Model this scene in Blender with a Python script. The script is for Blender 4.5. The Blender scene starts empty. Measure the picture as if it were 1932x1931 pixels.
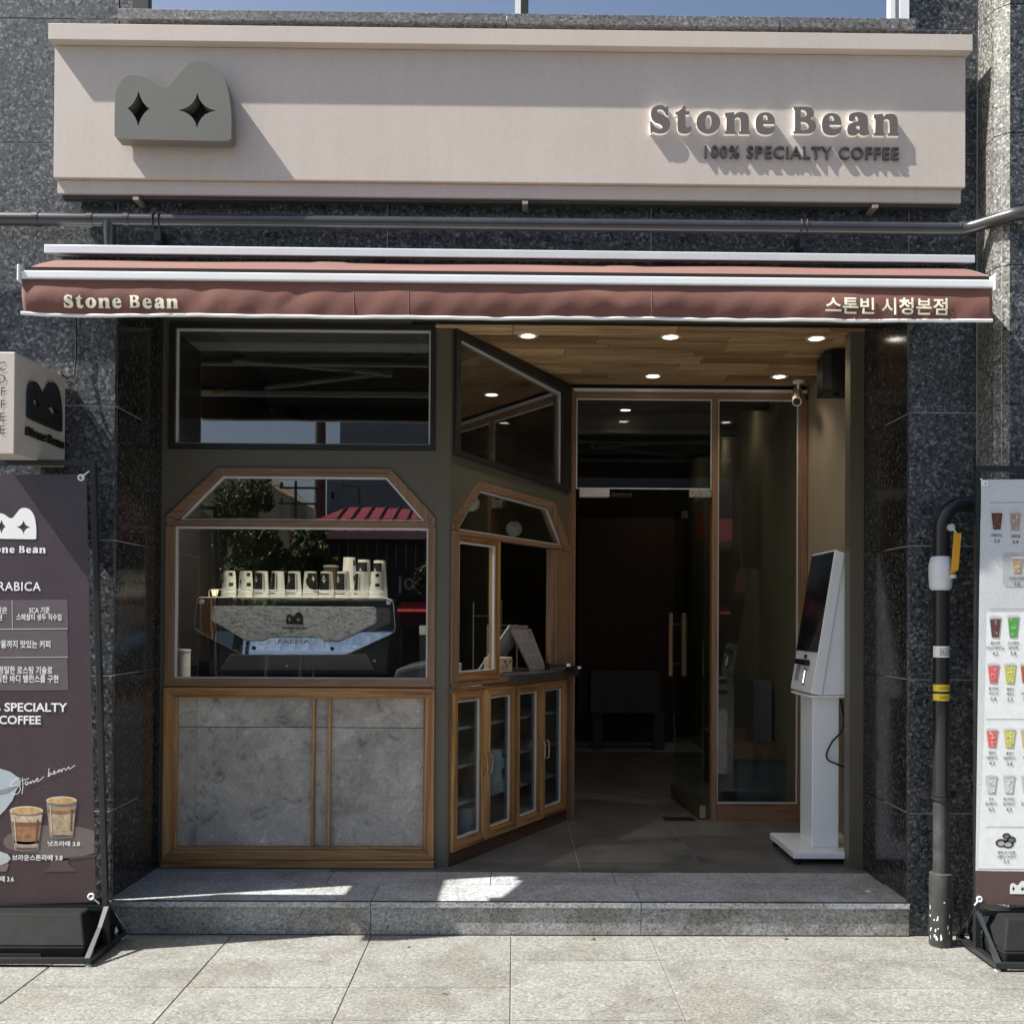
import bpy, bmesh, math, random
from math import sin, cos, tan, pi, radians, atan2, hypot, sqrt
from mathutils import Vector, Matrix
random.seed(7)
sc = bpy.context.scene
COL = sc.collection

# ------------------------------------------------------------------ camera
PW = 1932.0                                   # measuring scale of the photograph
FOC, U0, V0 = 1900.0, 991.0, 1149.0
YAW, ROLL, PITCH, HC = .011, .006, .010, 1.333
_R = Vector((cos(YAW), -sin(YAW), 0))
_F = Vector((sin(YAW) * cos(PITCH), cos(YAW) * cos(PITCH), sin(PITCH)))
_D = Vector((sin(YAW) * sin(PITCH), cos(YAW) * sin(PITCH), -cos(PITCH)))
_U = _R * cos(ROLL) - _D * sin(ROLL)
_V = _R * sin(ROLL) + _D * cos(ROLL)
cd = bpy.data.cameras.new('camera'); cam = bpy.data.objects.new('camera', cd); COL.objects.link(cam)
cam.matrix_world = Matrix(((_U.x, -_V.x, -_F.x, 0), (_U.y, -_V.y, -_F.y, 0), (_U.z, -_V.z, -_F.z, HC), (0, 0, 0, 1)))
cd.lens = 36 * FOC / PW; cd.sensor_width = 36
cd.shift_x = (PW / 2 - U0) / PW; cd.shift_y = (V0 - PW / 2) / PW
cd.clip_start = .05; cd.clip_end = 500
sc.camera = cam

def at(u, v, Y):
    """point of the depth plane Y measured at photograph position (u, v)"""
    d = _F + _U * ((u - U0) / FOC) + _V * ((v - V0) / FOC)
    p = Vector((0, 0, HC)) + d * (Y / d.y)
    return (p.x, p.z)

# ------------------------------------------------------------------ sky, sun, exposure
SUN = Vector((.725, .177, -1.0))
w = bpy.data.worlds.new('World'); sc.world = w; w.use_nodes = True
nt = w.node_tree; bg = nt.nodes['Background']
sky = nt.nodes.new('ShaderNodeTexSky'); sky.sky_type = 'NISHITA'; sky.sun_disc = False
sky.sun_elevation = atan2(1, hypot(SUN.x, SUN.y)); sky.sun_rotation = atan2(-SUN.x, -SUN.y)
sky.air_density = 1.0; sky.dust_density = 2.2; sky.ozone_density = 1.0
nt.links.new(sky.outputs[0], bg.inputs[0]); bg.inputs[1].default_value = .072
sl = bpy.data.lights.new('sun', 'SUN'); sl.energy = 5.0; sl.angle = radians(.5); sl.color = (1, .97, .90)
so = bpy.data.objects.new('sun', sl); COL.objects.link(so)
so.rotation_euler = SUN.to_track_quat('-Z', 'Y').to_euler()
sc.view_settings.view_transform = 'Standard'; sc.view_settings.look = 'None'
sc.view_settings.exposure = 1.08; sc.view_settings.gamma = 1
sc.cycles.transparent_max_bounces = 24

# ------------------------------------------------------------------ materials
def newmat(name):
    m = bpy.data.materials.new(name); m.use_nodes = True
    t = m.node_tree
    return m, t, t.nodes['Principled BSDF'], t.nodes['Material Output']
def N(t, kind, **k):
    n = t.nodes.new(kind)
    for a, b in k.items():
        if a in n.inputs.keys() if hasattr(n.inputs, 'keys') else False: n.inputs[a].default_value = b
        else: setattr(n, a, b)
    return n
def coords(t, scale=(1, 1, 1), rnd=True):
    tc = t.nodes.new('ShaderNodeTexCoord'); mp = t.nodes.new('ShaderNodeMapping')
    mp.inputs['Scale'].default_value = scale
    t.links.new(tc.outputs['Object'], mp.inputs['Vector'])
    if not rnd: return mp.outputs[0], None
    oi = t.nodes.new('ShaderNodeObjectInfo'); mu = t.nodes.new('ShaderNodeMath'); mu.operation = 'MULTIPLY'; mu.inputs[1].default_value = 37.0
    t.links.new(oi.outputs['Random'], mu.inputs[0]); t.links.new(mu.outputs[0], mp.inputs['Location'])
    return mp.outputs[0], oi.outputs['Random']
def ramp(t, fac, stops):
    r = t.nodes.new('ShaderNodeValToRGB'); e = r.color_ramp.elements
    while len(e) < len(stops): e.new(.5)
    for i, (p, c) in enumerate(stops):
        e[i].position = p; e[i].color = (c[0], c[1], c[2], 1)
    t.links.new(fac, r.inputs[0]); return r.outputs[0]
def noise(t, vec, scale, detail=3, rough=.6, dist=0):
    n = t.nodes.new('ShaderNodeTexNoise'); n.inputs['Scale'].default_value = scale
    n.inputs['Detail'].default_value = detail; n.inputs['Roughness'].default_value = rough; n.inputs['Distortion'].default_value = dist
    t.links.new(vec, n.inputs['Vector']); return n.outputs['Fac']
def mixc(t, a, b, fac, mode='MULTIPLY'):
    m = t.nodes.new('ShaderNodeMix'); m.data_type = 'RGBA'; m.blend_type = mode
    if isinstance(fac, (int, float)): m.inputs[0].default_value = fac
    else: t.links.new(fac, m.inputs[0])
    for i, x in ((6, a), (7, b)):
        if isinstance(x, tuple): m.inputs[i].default_value = (x[0], x[1], x[2], 1)
        else: t.links.new(x, m.inputs[i])
    return m.outputs[2]
def bump(t, fac, bsdf, strength=.3, dist=.002):
    b = t.nodes.new('ShaderNodeBump'); b.inputs['Strength'].default_value = strength; b.inputs['Distance'].default_value = dist
    t.links.new(fac, b.inputs['Height']); t.links.new(b.outputs[0], bsdf.inputs['Normal'])
_cache = {}
def paint(name, c, rough=.5, metal=0, var=.12, vs=6, bs=0, emit=0, spec=.5, fine=0):
    """a plain coloured surface with slight blotches and optional fine relief"""
    if name in _cache: return _cache[name]
    m, t, b, o = newmat(name)
    vec, rnd = coords(t)
    n = noise(t, vec, vs, 5)
    lo = tuple(x * (1 - var) for x in c); hi = tuple(min(1, x * (1 + var)) for x in c)
    t.links.new(ramp(t, n, [(.3, lo), (.7, hi)]), b.inputs['Base Color'])
    b.inputs['Roughness'].default_value = rough; b.inputs['Metallic'].default_value = metal
    b.inputs['Specular IOR Level'].default_value = spec
    if bs: bump(t, noise(t, vec, bs, 3), b, .35, .0008)
    if emit:
        b.inputs['Emission Color'].default_value = (c[0], c[1], c[2], 1); b.inputs['Emission Strength'].default_value = emit
    _cache[name] = m; return m
def granite(name, dark, mid, light, cell=95, rough=.35, blotch=.35, bmp=.15, spec=.5, randv=.12):
    m, t, b, o = newmat(name)
    vec, rnd = coords(t)
    v = t.nodes.new('ShaderNodeTexVoronoi'); v.inputs['Scale'].default_value = cell
    nz = t.nodes.new('ShaderNodeTexNoise'); nz.inputs['Scale'].default_value = cell * .55; nz.inputs['Detail'].default_value = 2
    t.links.new(vec, nz.inputs['Vector'])
    add = t.nodes.new('ShaderNodeVectorMath'); add.operation = 'MULTIPLY_ADD'
    t.links.new(nz.outputs['Color'], add.inputs[0]); add.inputs[1].default_value = (.007, .007, .007); t.links.new(vec, add.inputs[2])
    t.links.new(add.outputs[0], v.inputs['Vector'])
    sep = t.nodes.new('ShaderNodeSeparateColor'); t.links.new(v.outputs['Color'], sep.inputs[0])
    f2 = noise(t, vec, cell * .8, 4, .62)
    mx = t.nodes.new('ShaderNodeMath'); mx.operation = 'MULTIPLY_ADD'; mx.inputs[1].default_value = .30
    m2 = t.nodes.new('ShaderNodeMath'); m2.operation = 'MULTIPLY'; m2.inputs[1].default_value = .78
    t.links.new(f2, m2.inputs[0]); t.links.new(sep.outputs[0], mx.inputs[0]); t.links.new(m2.outputs[0], mx.inputs[2])
    col = ramp(t, mx.outputs[0], [(.36, dark), (.50, mid), (.60, mid), (.74, light)])
    bl = ramp(t, noise(t, vec, 3.3, 6, .65), [(.3, (1 - blotch,) * 3), (.7, (1 + .0,) * 3)])
    col = mixc(t, col, bl, 1.0)
    if randv:
        rr = ramp(t, rnd, [(0, (1 - randv,) * 3), (1, (1, 1, 1))]); col = mixc(t, col, rr, 1.0)
    t.links.new(col, b.inputs['Base Color']); b.inputs['Roughness'].default_value = rough; b.inputs['Specular IOR Level'].default_value = spec
    if bmp: bump(t, mx.outputs[0], b, bmp, .0015)
    return m
def add_stains(m, scale, dark, thr):
    t = m.node_tree; b = t.nodes['Principled BSDF']; src = b.inputs['Base Color'].links[0].from_socket
    tc = t.nodes.new('ShaderNodeNewGeometry')
    a = ramp(t, noise(t, tc.outputs['Position'], scale, 6, .72, .4), [(thr, (dark, dark * .98, dark * .93)), (thr + .10, (1, 1, 1))])
    c = ramp(t, noise(t, tc.outputs['Position'], scale * 7, 2, .5), [(.22, (.45, .43, .40)), (.27, (1, 1, 1))])
    t.links.new(mixc(t, mixc(t, src, a, 1.0), c, 1.0), b.inputs['Base Color'])
def wood(name, a, bcol, axis='x', rough=.45, scale=1.0, rv=.3):
    m, t, b, o = newmat(name)
    s = {'x': (1.1, 22, 22), 'z': (22, 22, 1.1), 'y': (22, 1.1, 22)}[axis]
    vec, rnd = coords(t, tuple(x * scale for x in s))
    n1 = noise(t, vec, 1.0, 6, .62, 1.2); n2 = noise(t, vec, 6, 3, .6)
    c1 = ramp(t, n1, [(.28, tuple(x * .30 for x in a)), (.42, a), (.58, bcol), (.74, tuple(x * .62 for x in a))])
    c2 = ramp(t, n2, [(.35, (.72, .68, .64)), (.65, (1, 1, 1))])
    col = mixc(t, c1, c2, .8)
    rr = ramp(t, rnd, [(0, (1 - rv, 1 - rv * 1.1, 1 - rv * 1.2)), (1, (1, 1, 1))]); col = mixc(t, col, rr, 1.0)
    t.links.new(col, b.inputs['Base Color']); b.inputs['Roughness'].default_value = rough
    bump(t, n1, b, .25, .001)
    return m
def glass(name, tint=(.93, .95, .94), ior=1.55, gain=1.0, rough=0.0):
    m, t, b, o = newmat(name); t.nodes.remove(b)
    tr = t.nodes.new('ShaderNodeBsdfTransparent'); tr.inputs[0].default_value = (*tint, 1)
    gl = t.nodes.new('ShaderNodeBsdfGlossy'); gl.inputs['Roughness'].default_value = rough
    fr = t.nodes.new('ShaderNodeFresnel'); gm_ = t.nodes.new('ShaderNodeNewGeometry')
    pw_ = t.nodes.new('ShaderNodeMapRange'); pw_.inputs[3].default_value = ior; pw_.inputs[4].default_value = 1 / ior   # leaving the pane: same reflectance as entering
    t.links.new(gm_.outputs['Backfacing'], pw_.inputs[0]); t.links.new(pw_.outputs[0], fr.inputs[0])
    mu = t.nodes.new('ShaderNodeMath'); mu.operation = 'MULTIPLY'; mu.inputs[1].default_value = gain; mu.use_clamp = True
    mx = t.nodes.new('ShaderNodeMixShader')
    t.links.new(fr.outputs[0], mu.inputs[0]); t.links.new(mu.outputs[0], mx.inputs[0])
    t.links.new(tr.outputs[0], mx.inputs[1]); t.links.new(gl.outputs[0], mx.inputs[2]); t.links.new(mx.outputs[0], o.inputs[0])
    return m

M = {}
M['granite'] = granite('dark_granite', (.008, .009, .010), (.068, .074, .081), (.25, .265, .28), 96, .40, .30, .2)
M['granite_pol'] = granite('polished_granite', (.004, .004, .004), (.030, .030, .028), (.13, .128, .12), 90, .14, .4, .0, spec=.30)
M['granite_sun_tint'] = granite('painted_sun_granite', (.03, .029, .026), (.17, .165, .15), (.50, .48, .44), 110, .5, .25, .3)  # paler granite copy: sunlight on the pilaster's side put into the colour
M['mortar'] = paint('grey_mortar', (.50, .50, .50), .8, bs=60)
M['paving'] = granite('pale_paving', (.15, .148, .135), (.235, .232, .215), (.36, .357, .335), 120, .75, .22, .5, randv=.08)
M['stepstone'] = granite('step_granite', (.17, .17, .155), (.36, .358, .33), (.56, .555, .52), 125, .6, .28, .3, randv=.08)
M['sill'] = granite('sill_granite', (.06, .06, .06), (.16, .16, .165), (.32, .32, .33), 100, .6, .3, .4)
M['tread'] = granite('tread_granite', (.20, .21, .22), (.44, .46, .475), (.66, .67, .68), 120, .5, .24, .25, randv=.08)
M['joint'] = paint('dark_joint', (.20, .19, .16), .9, bs=80)
M['floortile'] = paint('grey_floor_tile', (.125, .123, .12), .38, var=.2, vs=5, bs=70)
def weathered():
    m, t, b, o = newmat('taupe_sign_paint')
    vec, rnd = coords(t); v2, _ = coords(t, (9, 9, .7), False)
    c = ramp(t, noise(t, vec, 2.4, 5), [(.3, (.555, .49, .435)), (.7, (.60, .53, .47))])
    c = mixc(t, c, ramp(t, noise(t, v2, 1.6, 5, .7), [(.36, (.90, .895, .88)), (.55, (1, 1, 1))]), .35)
    c = mixc(t, c, ramp(t, noise(t, vec, 130, 2), [(.3, (.94,) * 3), (.7, (1.04,) * 3)]), 1.0)
    t.links.new(c, b.inputs['Base Color']); b.inputs['Roughness'].default_value = .45; bump(t, noise(t, vec, 210, 3), b, .35, .0009); return m
M['sign'] = weathered()
M['signdark'] = paint('dark_taupe_plate', (.135, .118, .106), .5, var=.05)
M['logo'] = paint('olive_grey_metal', (.165, .160, .140), .34, var=.06, vs=4, bs=200)
M['white'] = paint('white_acrylic', (.80, .80, .77), .3, var=.03)
M['darkline'] = paint('dark_bracket', (.05, .05, .05), .5)
M['olive'] = paint('olive_paint', (.115, .103, .074), .45, var=.05, vs=2, bs=240)
M['beige'] = paint('beige_plaster', (.33, .265, .19), .8, var=.06, vs=3, bs=150)
M['frame'] = paint('charcoal_window_frame', (.018, .018, .018), .45, var=.08)
M['gasket'] = paint('pale_gasket', (.62, .62, .60), .35, metal=.0, var=.05)
M['alu'] = paint('brushed_aluminium', (.74, .76, .76), .35, metal=.25, var=.05, bs=300)
M['alubright'] = paint('white_aluminium', (.80, .82, .84), .38, var=.03)
M['steel'] = paint('dark_steel', (.035, .038, .04), .22, spec=.8, var=.2)
M['black'] = paint('black_plastic', (.010, .010, .010), .5, spec=.25, var=.2, bs=120)
M['blackmetal'] = paint('black_powder_coat', (.018, .019, .02), .3, var=.15)
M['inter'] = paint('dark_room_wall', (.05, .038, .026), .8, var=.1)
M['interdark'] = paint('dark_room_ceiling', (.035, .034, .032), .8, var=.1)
M['walnut'] = paint('dark_red_partition', (.06, .03, .018), .6, var=.15)
M['wx'] = wood('teak_horizontal', (.40, .185, .06), (.66, .39, .16), 'x')
M['wz'] = wood('teak_vertical', (.40, .185, .06), (.66, .39, .16), 'z')
M['fx'] = wood('oak_frame_horizontal', (.25, .14, .078), (.32, .19, .11), 'x', .5, rv=.12)
M['fz'] = wood('oak_frame_vertical', (.25, .14, .078), (.32, .19, .11), 'z', .5, rv=.12)
M['plank'] = wood('ceiling_plank', (.56, .33, .16), (.84, .60, .34), 'x', .5, .9, rv=.62)
M['brownbase'] = wood('dark_plinth', (.085, .042, .026), (.12, .065, .04), 'x', .5, rv=.1)
M['glass'] = glass('window_glass', (.95, .96, .95), 1.6, 2.8)
M['glasscab'] = glass('reeded_glass', (.85, .90, .90), 1.6, 2.2, .12)
M['glassclear'] = glass('door_glass', (.92, .95, .94), 1.5, 1.0)
M['glassblue'] = glass('coated_upper_glass', (.85, .92, .96), 2.2, 8.0)
M['chrome'] = paint('polished_steel', (.78, .80, .82), .035, metal=1, var=.02)
M['rockplate'] = None
M['cup'] = paint('white_paper_cup', (.86, .86, .76), .6, var=.04)
M['ink'] = paint('black_print', (.012, .012, .012), .5)
M['printwhite'] = paint('white_print', (.82, .83, .82), .5, var=.02)
M['cream'] = paint('cream_print', (.95, .93, .70), .5, var=.02)
M['fabric'] = None
M['emit'] = None
M['water'] = None

def fabric():
    m, t, b, o = newmat('brown_awning_cloth')
    vec, rnd = coords(t)
    n = noise(t, vec, 2.2, 5); wv = noise(t, vec, 420, 2)
    c = ramp(t, n, [(.3, (.155, .062, .046)), (.7, (.215, .088, .066))])
    c = mixc(t, c, ramp(t, wv, [(.3, (.82,) * 3), (.7, (1,) * 3)]), 1.0)
    t.links.new(c, b.inputs['Base Color']); b.inputs['Roughness'].default_value = .85
    b.inputs['Sheen Weight'].default_value = .15
    wr = noise(t, vec, 9, 6, .65, .8); bump(t, wr, b, .2, .010); return m
M['fabric'] = fabric()
def rock():
    m, t, b, o = newmat('silver_rock_texture')
    vec, rnd = coords(t, (1, 1, 2.2))
    n = noise(t, vec, 42, 5, .6, 1.0)
    t.links.new(ramp(t, n, [(.32, (.22, .23, .23)), (.5, (.62, .64, .63)), (.68, (.88, .89, .87))]), b.inputs['Base Color'])
    b.inputs['Roughness'].default_value = .45
    bump(t, n, b, .8, .004); return m
M['rockplate'] = rock()
def concrete():
    m, t, b, o = newmat('grey_stone_panel')
    vec, rnd = coords(t)
    big = noise(t, vec, 2.6, 8, .68, .6); ve = noise(t, vec, 9, 8, .75, 1.6); fi = noise(t, vec, 60, 4, .7)
    c = ramp(t, big, [(.28, (.25, .225, .19)), (.46, (.44, .405, .355)), (.56, (.53, .49, .43)), (.75, (.75, .70, .62))])
    c = mixc(t, c, ramp(t, ve, [(.34, (.45, .45, .46)), (.46, (.95, .95, .95)), (.58, (1.0, 1, 1)), (.68, (1.7, 1.7, 1.65))]), .95)
    c = mixc(t, c, ramp(t, fi, [(.3, (.8,) * 3), (.7, (1.1,) * 3)]), .8)
    t.links.new(c, b.inputs['Base Color']); b.inputs['Roughness'].default_value = .55; bump(t, ve, b, .2, .001)
    return m
M['concrete'] = concrete()
add_stains(M['paving'], 2.2, .82, .42); add_stains(M['stepstone'], 3.1, .76, .44); add_stains(M['tread'], 2.6, .78, .43); add_stains(M['floortile'], 2.0, .8, .42)
M['lining'] = paint('dark_cloth_lining', (.02, .012, .010), .9)
def emit(name, c, s):
    m, t, b, o = newmat(name)
    b.inputs['Base Color'].default_value = (*c, 1); b.inputs['Emission Color'].default_value = (*c, 1); b.inputs['Emission Strength'].default_value = s
    return m
M['lamp'] = emit('lit_lamp', (1, .93, .78), 4.5)
M['lampin'] = emit('lit_lamp_inside', (1, .90, .72), 9)

# ------------------------------------------------------------------ mesh helpers
ROOTM = {}
class MB:
    def __init__(s): s.v = []; s.f = []
    def add(s, vs, fs):
        k = len(s.v); s.v += [tuple(p) for p in vs]; s.f += [tuple(i + k for i in f) for f in fs]; return s
    def box(s, x0, x1, y0, y1, z0, z1):
        return s.add([(x0, y0, z0), (x1, y0, z0), (x1, y1, z0), (x0, y1, z0), (x0, y0, z1), (x1, y0, z1), (x1, y1, z1), (x0, y1, z1)],
                     [(0, 3, 2, 1), (4, 5, 6, 7), (0, 1, 5, 4), (1, 2, 6, 5), (2, 3, 7, 6), (3, 0, 4, 7)])
    def prism(s, poly, d0, d1, axis='y'):
        n = len(poly)
        def P(a, b, d): return (a, d, b) if axis == 'y' else ((d, a, b) if axis == 'x' else (a, b, d))
        vs = [P(a, b, d0) for a, b in poly] + [P(a, b, d1) for a, b in poly]
        return s.add(vs, [tuple(range(n)), tuple(range(2 * n - 1, n - 1, -1))] + [(i, i + n, (i + 1) % n + n, (i + 1) % n) for i in range(n)])
    def hexa(s, p8): return s.add(p8, [(0, 3, 2, 1), (4, 5, 6, 7), (0, 1, 5, 4), (1, 2, 6, 5), (2, 3, 7, 6), (3, 0, 4, 7)])
    def tube(s, path, r, n=14, cap=True):
        path = [Vector(p) for p in path]; k0 = len(s.v); up = None; m = len(path)
        for i, p in enumerate(path):
            d = (path[min(i + 1, m - 1)] - path[max(i - 1, 0)]).normalized()
            if up is None: up = Vector((0, 0, 1)) if abs(d.z) < .9 else Vector((1, 0, 0))
            a = d.cross(up).normalized(); up = a.cross(d).normalized()
            rr = r[i] if isinstance(r, (list, tuple)) else r
            for j in range(n):
                t = 2 * pi * j / n; s.v.append(tuple(p + (a * cos(t) + up * sin(t)) * rr))
        for i in range(m - 1):
            for j in range(n):
                s.f.append((k0 + i * n + j, k0 + i * n + (j + 1) % n, k0 + (i + 1) * n + (j + 1) % n, k0 + (i + 1) * n + j))
        if cap: s.f.append(tuple(k0 + j for j in range(n))); s.f.append(tuple(k0 + (m - 1) * n + j for j in reversed(range(n))))
        return s
    def lathe(s, prof, c=(0, 0, 0), n=20, a0=0, a1=2 * pi):
        k0 = len(s.v); full = abs(a1 - a0 - 2 * pi) < 1e-6; cols = n if full else n + 1
        for r, z in prof:
            for j in range(cols):
                t = a0 + (a1 - a0) * j / n; s.v.append((c[0] + r * cos(t), c[1] + r * sin(t), c[2] + z))
        for i in range(len(prof) - 1):
            for j in range(n):
                jj = (j + 1) % cols if full else j + 1
                s.f.append((k0 + i * cols + j, k0 + i * cols + jj, k0 + (i + 1) * cols + jj, k0 + (i + 1) * cols + j))
        if full:
            s.f.append(tuple(k0 + j for j in range(cols))); s.f.append(tuple(k0 + (len(prof) - 1) * cols + j for j in range(cols)))
        return s
    def build(s, name, mat, parent=None, smooth=0, bevel=0, local=False, bseg=2):
        me = bpy.data.meshes.new(name)
        vs = s.v
        if parent is not None and not local:
            r = parent
            while r.parent: r = r.parent
            Mi = ROOTM[r.name]; vs = [tuple(Mi @ Vector(p)) for p in vs]
        me.from_pydata(vs, [], s.f)
        bm = bmesh.new(); bm.from_mesh(me); bmesh.ops.remove_doubles(bm, verts=bm.verts, dist=1e-6)
        bmesh.ops.recalc_face_normals(bm, faces=bm.faces); bm.to_mesh(me); bm.free()
        if smooth: 
            for p in me.polygons: p.use_smooth = True
            me.set_sharp_from_angle(angle=radians(smooth))
        me.materials.append(mat)
        o = bpy.data.objects.new(name, me); COL.objects.link(o)
        if parent is not None: o.parent = parent
        if bevel:
            b = o.modifiers.new('bevel', 'BEVEL'); b.width = bevel; b.segments = bseg; b.limit_method = 'ANGLE'; b.angle_limit = radians(40)
        return o
def thing(name, label, cat, loc=(0, 0, 0), rz=0, group=None, kind=None):
    o = bpy.data.objects.new(name, None); COL.objects.link(o); o.empty_display_size = .1
    o.location = loc; o.rotation_euler = (0, 0, rz)
    ROOTM[o.name] = (Matrix.Translation(loc) @ Matrix.Rotation(rz, 4, 'Z')).inverted()
    if label: o['label'] = label
    if cat: o['category'] = cat
    if group: o['group'] = group
    if kind: o['kind'] = kind
    return o
def tag(o, label=None, cat=None, group=None, kind=None):
    for k, v in (('label', label), ('category', cat), ('group', group), ('kind', kind)):
        if v: o[k] = v
    return o
def copytree(root, loc, rz=None, label=None, extra_rot=None):
    def cp(o, par):
        c = o.copy(); COL.objects.link(c)
        if par: c.parent = par
        for ch in [x for x in KIDS.get(o.name, [])]: cp(ch, c)
        return c
    global KIDS
    KIDS = {}
    for o in COL.objects:
        if o.parent: KIDS.setdefault(o.parent.name, []).append(o)
    c = cp(root, None); c.location = loc
    if rz is not None: c.rotation_euler = (0, 0, rz)
    if label: c['label'] = label
    return c
def rect(a, b, c, d): return [(a, c), (b, c), (b, d), (a, d)]

def curve_fill(splines, depth):
    """filled 2D outlines (holes inside outlines) -> verts (x, y, z) and faces, thickness depth centred on 0"""
    cu = bpy.data.curves.new('tmp', 'CURVE'); cu.dimensions = '2D'; cu.fill_mode = 'BOTH'; cu.extrude = depth / 2
    for pts in splines:
        s = cu.splines.new('POLY'); s.points.add(len(pts) - 1); s.use_cyclic_u = True
        for i, (x, y) in enumerate(pts): s.points[i].co = (x, y, 0, 1)
    ob = bpy.data.objects.new('tmp', cu); me = bpy.data.meshes.new_from_object(ob)
    vs = [tuple(v.co) for v in me.vertices]; fs = [tuple(p.vertices) for p in me.polygons]
    bpy.data.objects.remove(ob); bpy.data.curves.remove(cu); bpy.data.meshes.remove(me)
    return vs, fs
def plate(outlines, y0, y1, name, mat, parent=None, local=False, bevel=0, smooth=0):
    vs, fs = curve_fill(outlines, abs(y1 - y0)); yc = (y0 + y1) / 2
    return MB().add([(x, yc - z, y) for x, y, z in vs], fs).build(name, mat, parent, local=local, bevel=bevel, smooth=smooth)
_tc = {}
def text_geo(body, bold=.0, depth=0, spacing=1.0):
    k = (body, bold, depth, spacing)
    if k not in _tc:
        cu = bpy.data.curves.new('tmp', 'FONT'); cu.body = body; cu.size = 1; cu.offset = bold; cu.extrude = depth / 2; cu.resolution_u = 3
        cu.space_character = spacing
        ob = bpy.data.objects.new('tmp', cu); me = bpy.data.meshes.new_from_object(ob)
        vs = [tuple(v.co) for v in me.vertices]; fs = [tuple(p.vertices) for p in me.polygons]
        bpy.data.objects.remove(ob); bpy.data.curves.remove(cu); bpy.data.meshes.remove(me)
        _tc[k] = (vs, fs)
    return _tc[k]
def text_on(body, box, Y, mat, parent, name='printed_text', bold=.01, th=.0006, fit=True, rot=0, spacing=1.0, local=False):
    """lettering fitted into the box (x0, x1, z0, z1) on the plane Y, facing the street"""
    vs, fs = text_geo(body, bold, 0, spacing)
    xs = [v[0] for v in vs]; ys = [v[1] for v in vs]
    x0, x1, z0, z1 = box; sx = (x1 - x0) / (max(xs) - min(xs)); sz = (z1 - z0) / (max(ys) - min(ys))
    if not fit: sx = sz
    pts = [((v[0] - min(xs)) * sx + x0, (v[1] - min(ys)) * sz + z0) for v in vs]
    if rot:
        cx, cz = x0, z0; pts = [(cx + (a - cx) * cos(rot) - (b - cz) * sin(rot), cz + (a - cx) * sin(rot) + (b - cz) * cos(rot)) for a, b in pts]
    mb = MB(); mb.add([(a, Y, b) for a, b in pts], fs)
    return mb.build(name, mat, parent, local=local)

# the shop's heavy serif lettering, traced glyph by glyph (cap height 380)
def smooth_closed(pts, n=4, sharp=50):
    out = []; m = len(pts)
    V = [Vector(p) for p in pts]
    tan_ = []
    for i in range(m):
        a = V[i] - V[i - 1]; b = V[(i + 1) % m] - V[i]
        ang = abs(math.degrees(a.angle(b))) if a.length and b.length else 0
        tan_.append(None if ang > sharp else (V[(i + 1) % m] - V[i - 1]).normalized())
    for i in range(m):
        p, q = V[i], V[(i + 1) % m]; L = (q - p).length
        t0 = tan_[i] or (q - p).normalized(); t1 = tan_[(i + 1) % m] or (q - p).normalized()
        c1 = p + t0 * L / 3; c2 = q - t1 * L / 3
        for k in range(n):
            t = k / n; out.append(tuple(p * (1 - t) ** 3 + c1 * 3 * t * (1 - t) ** 2 + c2 * 3 * t * t * (1 - t) + q * t ** 3))
    return out
def ell(cx, cy, rx, ry, n=24, tilt=0):
    return [(cx + rx * cos(2 * pi * i / n) * cos(tilt) - ry * sin(2 * pi * i / n) * sin(tilt), cy + rx * cos(2 * pi * i / n) * sin(tilt) + ry * sin(2 * pi * i / n) * cos(tilt)) for i in range(n)]
def star4(cx, cy, rx, ry, k=.26, n=5):
    out = []
    for q in range(4):
        a0, a1 = q * pi / 2, (q + 1) * pi / 2
        p0 = Vector((cx + rx * cos(a0), cy + ry * sin(a0))); p2 = Vector((cx + rx * cos(a1), cy + ry * sin(a1)))
        p1 = Vector((cx + rx * k * (cos(a0) + cos(a1)) * .5, cy + ry * k * (sin(a0) + sin(a1)) * .5))
        for i in range(n):
            t = i / n; out.append(tuple(p0 * (1 - t) ** 2 + p1 * 2 * t * (1 - t) + p2 * t * t))
    return out
G = {}
G['S'] = [smooth_closed([(375, 160), (393, 160), (390, 282), (368, 282), (345, 240), (312, 205), (275, 195), (243, 203), (235, 225), (255, 250), (310, 275), (375, 310), (410, 360), (415, 425), (398, 480), (350, 518), (280, 530), (220, 522), (180, 505), (165, 527), (145, 527), (138, 378), (160, 375), (185, 415), (225, 455), (275, 472), (308, 462), (312, 435), (280, 405), (215, 378), (168, 335), (150, 275), (160, 210), (205, 160), (270, 143), (325, 150), (355, 172)])]
G['t'] = [smooth_closed([(600, 150), (632, 152), (632, 222), (688, 222), (684, 266), (630, 266), (630, 425), (642, 452), (665, 450), (695, 430), (712, 445), (705, 492), (670, 522), (610, 529), (555, 516), (525, 480), (518, 430), (518, 268), (488, 262), (488, 238), (530, 222), (572, 190)])]
G['o'] = [ell(945, 372, 166, 156), ell(945, 368, 44, 102, tilt=.08)]
G['n'] = [smooth_closed([(1175, 240), (1300, 226), (1305, 268), (1340, 236), (1400, 224), (1460, 236), (1495, 275), (1505, 335), (1505, 486), (1522, 502), (1522, 526), (1370, 526), (1370, 502), (1392, 488), (1392, 345), (1384, 308), (1360, 295), (1328, 302), (1308, 330), (1308, 488), (1324, 502), (1324, 526), (1170, 526), (1170, 502), (1192, 488), (1192, 290), (1172, 272)])]
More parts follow.
